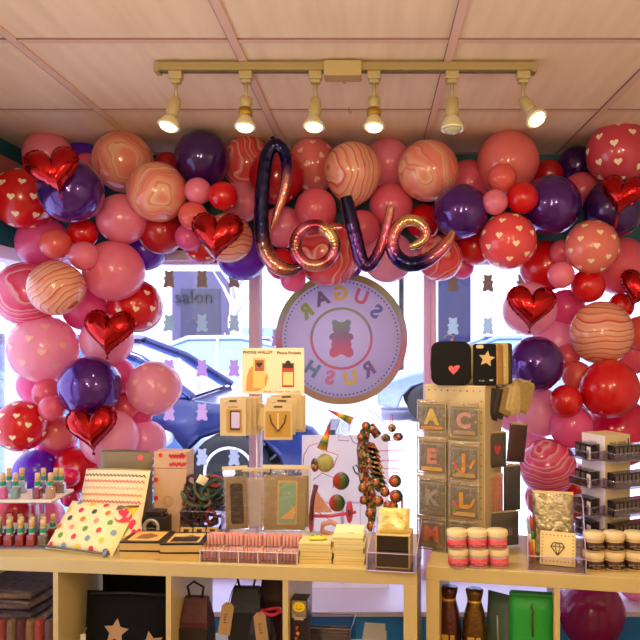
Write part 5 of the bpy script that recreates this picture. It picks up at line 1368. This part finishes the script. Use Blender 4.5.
for ti, y in enumerate((463, 491, 519, 543)):
    z = CZ-(y-CY)/F*2.15-CT
    for sidei in (0, 1):
        L0, L1, dp = ((-.01, .15, .05) if sidei == 0 else (-.0, .105, .055))
        Tm = I4 if sidei == 0 else Matrix(((0, 1, 0, 0), (1, 0, 0, 0), (0, 0, 1, 0), (0, 0, 0, 1)))
        b = MB()
        for a_ in ((L0, L1, -dp, 0, 0, .002), (L0, L1, -dp, -dp+.002, 0, .026), (L0, L0+.002, -dp, 0, 0, .03), (L1-.002, L1, -dp, 0, 0, .03)): b.box(*a_[:4], a_[4]+z, a_[5]+z, 0, Tm)
        tr_ = b.build('tray', ACR, t)
        b = MB().tube([(L0, 0, z+.03), (L0, -dp, z+.026), (L1, -dp, z+.026), (L1, 0, z+.03)], .0013, 6, 0, Tm).tube([(L0, 0, z), (L0, -dp, z), (L1, -dp, z), (L1, 0, z)], .0013, 6, 0, Tm)
        b.build('tray_edge', ACRE, tr_)
        nb = 8 if sidei == 0 else 3
        for k in range(nb):
            if sidei == 0: lp = Vector((.004+.0172*k, -.040, z+.003)); rz = NA
            else: lp = Vector((-.040, .092-.026*k, z+.003)); rz = NA-PI/2
            tn = ['top', 'second', 'third', 'lowest'][ti]
            lab = 'dark little nail wrap box in the %s %s tray of the white pillar stand' % (tn, 'right' if sidei == 0 else 'left')
            src_ = PR if sidei == 0 else PR2
            if src_ is None:
                w_ = .0155 if sidei == 0 else .023
                o = MB().box(0, w_, 0, .034, 0, .046, 0).box(w_*.15, w_*.85, -.0006, 0, .01, .038, 1).build('nail_wrap_box', [DARKB[0], mat('#5c5252', .3)], None, MN @ lp, bevel=.0008)
                if sidei == 0: PR = o
                else: PR2 = o
            else:
                o = src_.copy(); COL.objects.link(o); o.location = MN @ lp
            o.rotation_euler = (0, 0, rz); tag(o, lab, 'box', 'nail wrap boxes in the %s %s tray' % (tn, 'right' if sidei == 0 else 'left'))
        if sidei == 1:
            o = MB().box(0, .02, 0, .003, 0, .04).box(.003, .017, -.0006, 0, .006, .03, 1).build('nail_wrap_card', [mat('#e6dce2', .3), mat('#9a8a9a', .4)], None, MN @ Vector((-.051, .026, z+.003)), bevel=.0005)
            o.rotation_euler = (0, 0, NA-PI/2-.25); tag(o, 'pale card at the front of the %s left tray of the white pillar stand' % tn, 'card', None)
# ------------------------------------------------------------------ things inside the cubbies
def onshelf(px, Y): p = P(px, 600, Y); p.z = ZB; return p
# first cubby: folded fabrics
z = 0
fc = ['#6a5454', '#7c6458', '#5a4a54', '#8a7060', '#4c424c', '#786058', '#5c4c50']
fl_ = ['lowest', 'second', 'third', 'fourth', 'fifth', 'sixth', 'topmost']
for i in range(7):
    h_ = .033
    t = thing('folded_scarf', '%s dark folded scarf of the pile in the first cubby' % fl_[i], 'scarf', onshelf(16, 2.42)+Vector((rnd.uniform(-.006, .006), 0, z)), aL+rnd.uniform(-.06, .06), 'folded scarves in the first cubby')
    b = MB()
    n = 12; prof = [( .13*math.copysign(abs(math.cos(a*2*PI/n))**.6, math.cos(a*2*PI/n)), h_/2+h_/2*math.copysign(abs(math.sin(a*2*PI/n))**.7, math.sin(a*2*PI/n))) for a in range(n)]
    b.prism(prof, -.11, .11, 0); b.build('cloth', mat(fc[i], .9, noise=.5, nscale=40, bump=.4), t, bevel=.006)
    MB().tube([(-.125, -.112, h_*.5), (0, -.116, h_*.45), (.125, -.112, h_*.5)], h_*.28, 8).build('fold', mat(fc[(i+2) % 7], .9, noise=.5, nscale=60), t)
    z += h_+.0005
for k, (px, c_, nm) in enumerate(((2, '#8a3c34', 'rust'), (12, '#7a5c40', 'tan'), (22, '#5a2a2c', 'maroon'), (31, '#86603c', 'brown'), (40, '#a03c34', 'brick red'), (50, '#6a4a44', 'dusky'))):
    t = thing('rolled_scarf', 'rolled %s scarf standing upright at the front of the first cubby' % nm, 'scarf', onshelf(px, 2.25), 0, 'rolled scarves in the first cubby')
    MB().lathe([(.013, 0), (.0155, .01), (.0155, .145), (.013, .158), (.006, .162), (1e-6, .156)], 14).build('cloth', mat(c_, .9, noise=.4, nscale=70, bump=.4), t)
    MB().tube([(.004*math.cos(a)*a/6, .004*math.sin(a)*a/6*1.0, .1605) for a in [x*.5 for x in range(1, 20)]], .0012, 5).build('roll_edge', mat(c_, .9), t)
# second cubby: black star bags
def starbag(px, Y, w, h, lab, star, z0=0, rz=0, rx=-.1):
    t = thing('star_bag', lab, 'bag', onshelf(px, Y)+Vector((0, 0, z0)), aL+rz, 'black star bags in the second cubby', rx=rx)
    b = MB().pillow(w, h, .07, 12, 0, I4, 6); b.build('fabric', mat('#08070a', .8, bump=.3, nscale=60, spec=.2), t)
    for (u, v, r, ro) in star:
        b = MB(); decal_on(b, w, h, .07, u, v, star2d(r, .5, ro), 0, .0018, 6); b.build('star_patch', mat('#b08c68', .6), t)
    MB().tube([(-w*.46, -.01, h*.97), (0, -.014, h*.995), (w*.46, -.01, h*.97)], .004, 8).build('zip', mat('#3a3634', .4, .4), t)
    return t
starbag(127, 2.27, .29, .235, 'front black bag with tan stars in the second cubby', [(-.18, -.0, .043, .1), (.62, -.3, .042, -.2)], 0, .02)
starbag(140, 2.40, .22, .315, 'plain black bag standing behind the star bag in the second cubby', [], 0, 0, -.02)
starbag(126, 2.44, .16, .285, 'smaller black bag at the back left of the second cubby', [], 0, .2, -.02)
p = onshelf(83, 2.225); p.z = P(83, 641, 2.225).z
t = thing('price_tag', 'white price tag at the left edge of the star bag', 'tag', p, .1)
MB().box(-.008, .008, 0, .001, -.02, .022).build('paper', mat('#d8ccb4', .6), t); MB().tube([(0, 0, .022), (.01, .01, .04)], .0008, 5).build('string', mat('#c8bca4', .6), t)
# third cubby: bottle bags and gadget box
def giftbag(px, Y, w, h, d, c_, lab, rz=0, handle=1, band=None):
    t = thing('gift_bag', lab, 'bag', onshelf(px, Y), aL+rz, None)
    b = MB(); W2 = w/2
    vs = [(-W2, -d/2, 0), (W2, -d/2, 0), (W2, d/2, 0), (-W2, d/2, 0), (-W2*.97, -d*.45, h*.7), (W2*.97, -d*.45, h*.7), (W2*.97, d*.45, h*.7), (-W2*.97, d*.45, h*.7), (-W2*.8, -d*.12, h), (W2*.8, -d*.12, h), (W2*.8, d*.12, h), (-W2*.8, d*.12, h)]
    fs = [(0, 3, 2, 1)]
    for r_ in (0, 4):
        for k in range(4): fs.append((r_+k, r_+(k+1) % 4, r_+4+(k+1) % 4, r_+4+k))
    fs.append((8, 9, 10, 11)); b.add(vs, fs); b.build('bag_body', mat(c_, .5, noise=.3, nscale=40, bump=.3), t, bevel=.006)
    if band: MB().box(-W2*1.01, W2*1.01, -d*.52, d*.52, h*.0, h*.62).build('patterned_lower', mat(band, .4, noise=.7, nscale=120), t, bevel=.003)
    if handle:
        MB().tube([(-W2*.4, -d*.1, h*.98), (-W2*.5, -.02, h+.035), (0, -.03, h+.055), (W2*.6, -.02, h+.035), (W2*.4, -d*.1, h*.98)], .004, 8).build('handle', mat('#14121a', .7), t)
    return t
giftbag(197, 2.24, .095, .24, .08, '#4a141c', 'dark red velvet bottle bag in the third cubby', .0, 1, '#1e1814')
giftbag(247, 2.30, .11, .25, .08, '#15131c', 'black bottle bag with rope handle in the third cubby', .05, 1)
giftbag(262, 2.225, .075, .19, .06, '#1c161a', 'short black gift bag behind the hanging kraft tag', .0, 0, '#26201c')
o = MB().tube([(.03*math.cos(a*PI/10), .022*math.sin(a*PI/10), .003*math.sin(a*.7)) for a in range(20)], .006, 8, closed=True).build('pink_band', mat('#c8283c', .4), None, onshelf(271, 2.225)+Vector((0, 0, .195))); tag(o, 'coral pink rubber band on the short black gift bag', 'band')
giftbag(272, 2.36, .08, .27, .06, '#3c141c', 'maroon bag at the back of the third cubby', .0, 0)
for px, py, Y, ry, lab in ((226, 619, 2.19, -.15, 'kraft paper tag hanging on the rope handle, left one in the third cubby'), (261, 629, 2.17, .12, 'kraft paper tag on the short black bag, right one in the third cubby')):
    t = thing('kraft_tag', lab, 'tag', P(px, py, Y), 0, 'kraft tags in the third cubby', ry=-ry)
    MB().prism([(-.019, -.05), (.019, -.05), (.019, .04), (.008, .052), (-.008, .052), (-.019, .04)], 0, .001).build('paper', mat('#a88454', .7, noise=.1), t)
    MB().scrib('XOXO', .016, 0, T(0, -.0008, 0, ry=PI/2), .0003, .0003).build('writing', mat('#4a3420', .6), t)
    MB().tube([(0, 0, .045), (.004, .01, .085), (.014, .03, .115)], .0012, 6).build('string', mat('#2c2420', .6), t)
p = onshelf(299, 2.13)
t = thing('gadget_box', 'tall black box with a yellow smiley sticker and orange marks in the third cubby', 'box', p, aL-.02)
MB().box(-.026, .026, 0, .05, 0, .268, 0).build('carton', mat('#181218', .3, coat=.3), t, bevel=.001)
MB().flat(rrect(.046, .05, .003), -.001, 1, T(0, 0, .24)).flat([(x*.019, z*.0155+.246) for x, z in circ(1, 20)], -.0016, 0).build('smiley_sticker', [mat('#ecc81c', .4), mat('#8a7a6a', .4)], t)
b = MB()
for s in (-1, 1): b.flat(circ(.0017, 8, s*.006, .2495), -.0022)
b.tube([(-.009, -.002, .243), (-.004, -.002, .2395), (.004, -.002, .2395), (.009, -.002, .243)], .0008, 5); b.build('smiley_face', mat('#5a4a10', .5), t)
MB().box(-.02, .02, -.001, 0, .212, .222, 0).box(-.014, .014, -.0014, 0, .206, .212, 0).build('silver_print', mat('#b8a890', .4), t)
b = MB()
for k, (x, z) in enumerate(((-.006, .18), (-.004, .165), (-.008, .148), (.004, .125), (-.006, .115), (.0, .09), (.006, .072), (-.004, .06))): b.flat([(x+q[0]*.006, z+q[1]*.007) for q in ([(-1, 0), (0, 1), (1, .3), (.4, -1)] if k % 2 else [(-.8, .8), (.8, 1), (.5, .2), (-.3, -.9)])], -.0012, k % 2)
b.build('orange_print', [mat('#c8402c', .5), mat('#d88a2c', .5)], t)
# fourth cubby
for px, h_, w_, lab, op in ((374, .115, .075, 'taller grey white carton with open flap in the fourth cubby', 1), (396, .088, .065, 'shorter kraft carton beside the open one in the fourth cubby', 0)):
    p = onshelf(px, 2.19+.01*op)
    t = thing('carton', lab, 'box', p, aL+.03*op)
    MB().box(-w_/2, w_/2, 0, .07, 0, h_).build('box_body', mat('#c8b08c' if not op else '#beac94', .7), t, bevel=.001)
    if op: MB().add([(-w_/2, 0, h_), (w_/2, 0, h_), (w_/2-.004, .03, h_+.04), (-w_/2+.006, .035, h_+.04)], [(0, 1, 2, 3)]).build('lid_flap', mat('#9a948e', .6), t)
    b = MB().scrib('LOVELY', .009, 0, T(0, -.0006, h_*.55), .0003, .0002)
    b.flat([(x*.009, z*.010+h_*.25) for x, z in heart2d(1, 16)], -.0008, 1); b.build('print', [mat('#5c4a3a', .6), mat('#a8483c', .6)], t)
p = onshelf(328, 2.25)
t = thing('clear_bin', 'low clear bin of grey pouches in the fourth cubby', 'bin', p, aL)
b = MB()
for a_ in ((-.075, .075, 0, .002, 0, .13), (-.075, .075, .118, .12, 0, .13), (-.075, -.073, 0, .12, 0, .13), (.073, .075, 0, .12, 0, .13), (-.075, .075, 0, .12, 0, .002)): b.box(*a_)
b.build('walls', ACR, t); MB().tube([(-.075, 0, .13), (.075, 0, .13), (.075, .12, .13), (-.075, .12, .13)], .0015, 6, closed=True).build('rim', ACRE, t)
for k in range(4):
    t = thing('grey_pouch', 'grey brown pouch in the low clear bin, %s from the front' % ['first', 'second', 'third', 'fourth'][k], 'pouch', p+Vector((.0, .022+.024*k, .004)), aL, 'pouches in the low clear bin')
    MB().pillow(.138, .098-.004*(k % 2), .018, 8).build('fabric', mat('#5a5048', .8, noise=.25, nscale=70), t)
    MB().tube([(-.06, 0, .095), (.06, 0, .095)], .002, 6).build('zip', mat('#7a6c58', .4, .3), t)
# right unit, first cubby
def foilbottle(px, Y, c_, lab):
    t = thing('foil_bottle', lab, 'bottle', onshelf(px, Y), aR, 'foil wrapped bottles')
    prof = [(.03, 0), (.037, .012), (.0375, .15), (.036, .185), (.030, .215), (.023, .238), (.020, .25), (.025, .27), (.027, .285)]
    b = MB(); vs = []; n = 26
    for i, (r, z_) in enumerate(prof):
        for k in range(n): a = 2*PI*k/n; rr_ = r*(1+.05*math.sin(k*3.1+i)); vs.append((rr_*math.cos(a), rr_*math.sin(a), z_))
    fs = [(i*n+k, i*n+(k+1) % n, (i+1)*n+(k+1) % n, (i+1)*n+k) for i in range(len(prof)-1) for k in range(n)]+[tuple(range(n-1, -1, -1)), tuple((len(prof)-1)*n+k for k in range(n))]
    b.add(vs, fs, 0, I4, True); b.build('foil_wrap', mat(c_, .22, .7, .3, bump=.7, nscale=45), t)
    MB().lathe([(.021, .245), (.0228, .25), (.021, .255)], 18).build('tie', mat('#d8a838', .3, .7), t)
    MB().box(-.02, .02, -.0375, -.034, .09, .15).build('label_patch', mat('#c89a48', .3, .5), t, bevel=.002)
foilbottle(449, 2.19, '#5a2f22', 'copper foil wrapped bottle at the left of the right shelf cubby')
foilbottle(474.5, 2.17, '#6a4a18', 'gold brown foil wrapped bottle second from left in the right cubby')
t = thing('zip_pouch', 'grey green pouch with a pale zip between the foil bottles and the green bag', 'pouch', onshelf(500, 2.19), aR-.5, None, rx=-.05)
MB().pillow(.10, .262, .05, 10, 0, I4, 5).build('fabric', mat('#4a5c50', .6, noise=.1), t)
MB().tube([(.0, -.027, .2), (.003, -.028, .15), (.008, -.028, .1)], .0028, 8).build('zip', mat('#a8b0a4', .3, .5), t)
t = thing('green_bag', 'bright green zip bag at the right of the right unit first cubby', 'bag', onshelf(532, 2.14), aR)
MB().pillow(.137, .285, .06, 12, 0, I4, 8).build('fabric', mat('#1f9a34', .55, noise=.08, nscale=14, bump=.2), t)
MB().box(-.066, .066, -.014, .014, .275, .287).build('folded_top', mat('#188a2c', .55), t, bevel=.004)
MB().tube([(0, -.032, .235), (.0, -.033, .2), (.001, -.033, .165)], .003, 8).build('zip', mat('#5c3a24', .4, .3), t)
MB().tube([(0, -.03, .262), (-.004, -.034, .25), (.004, -.035, .24), (.0, -.034, .232)], .0022, 6).build('zip_pull', mat('#5a3420', .5), t)
# right unit, second cubby
p = onshelf(581, 2.10); 
t = thing('cream_carton', 'low cream carton at the left of the last cubby', 'box', p, aR)
MB().box(-.045, .045, 0, .09, 0, .082).build('box_body', mat('#cdb488', .6), t, bevel=.001); MB().box(-.046, .046, -.001, .091, .066, .069).build('lid_line', mat('#a08a5c', .6), t)
t = thing('pen_cup', 'clear cup of blue pens between the cream carton and copper tin', 'cup', onshelf(607, 2.12))
MB().lathe([(.018, 0), (.02, .06), (.0185, .06), (.0165, .002)], 18).build('cup', ACRE, t)
for k in range(4):
    o = MB().lathe([(.0035, 0), (.0035, .075), (.002, .082), (.0008, .086)], 8).build('pen', mat(['#2c7ab8', '#3a9ad0', '#8a3a7a', '#2c5a98'][k], .3), None, onshelf(607, 2.12)+Vector((.008*math.cos(k*1.6), .008*math.sin(k*1.6), .004))); o.rotation_euler = (.1*math.cos(k), .12*math.sin(k*1.6), 0)
    tag(o, ['bright blue pen in the clear cup, last cubby', 'sky blue pen in the clear cup, last cubby', 'plum pen in the clear cup, last cubby', 'navy pen in the clear cup, last cubby'][k], 'pen', 'pens in the clear cup')
p = onshelf(634, 2.06)
t = thing('copper_tin', 'copper tin with a cream lid at the right edge of the last cubby', 'tin', p)
MB().lathe([(.034, 0), (.036, .004), (.036, .085), (.034, .088)], 26).build('tin_body', mat('#8a4a24', .3, .6), t)
MB().lathe([(.038, .085), (.038, .1), (.03, .106), (1e-6, .107)], 26).build('lid', mat('#c8b68c', .4), t)
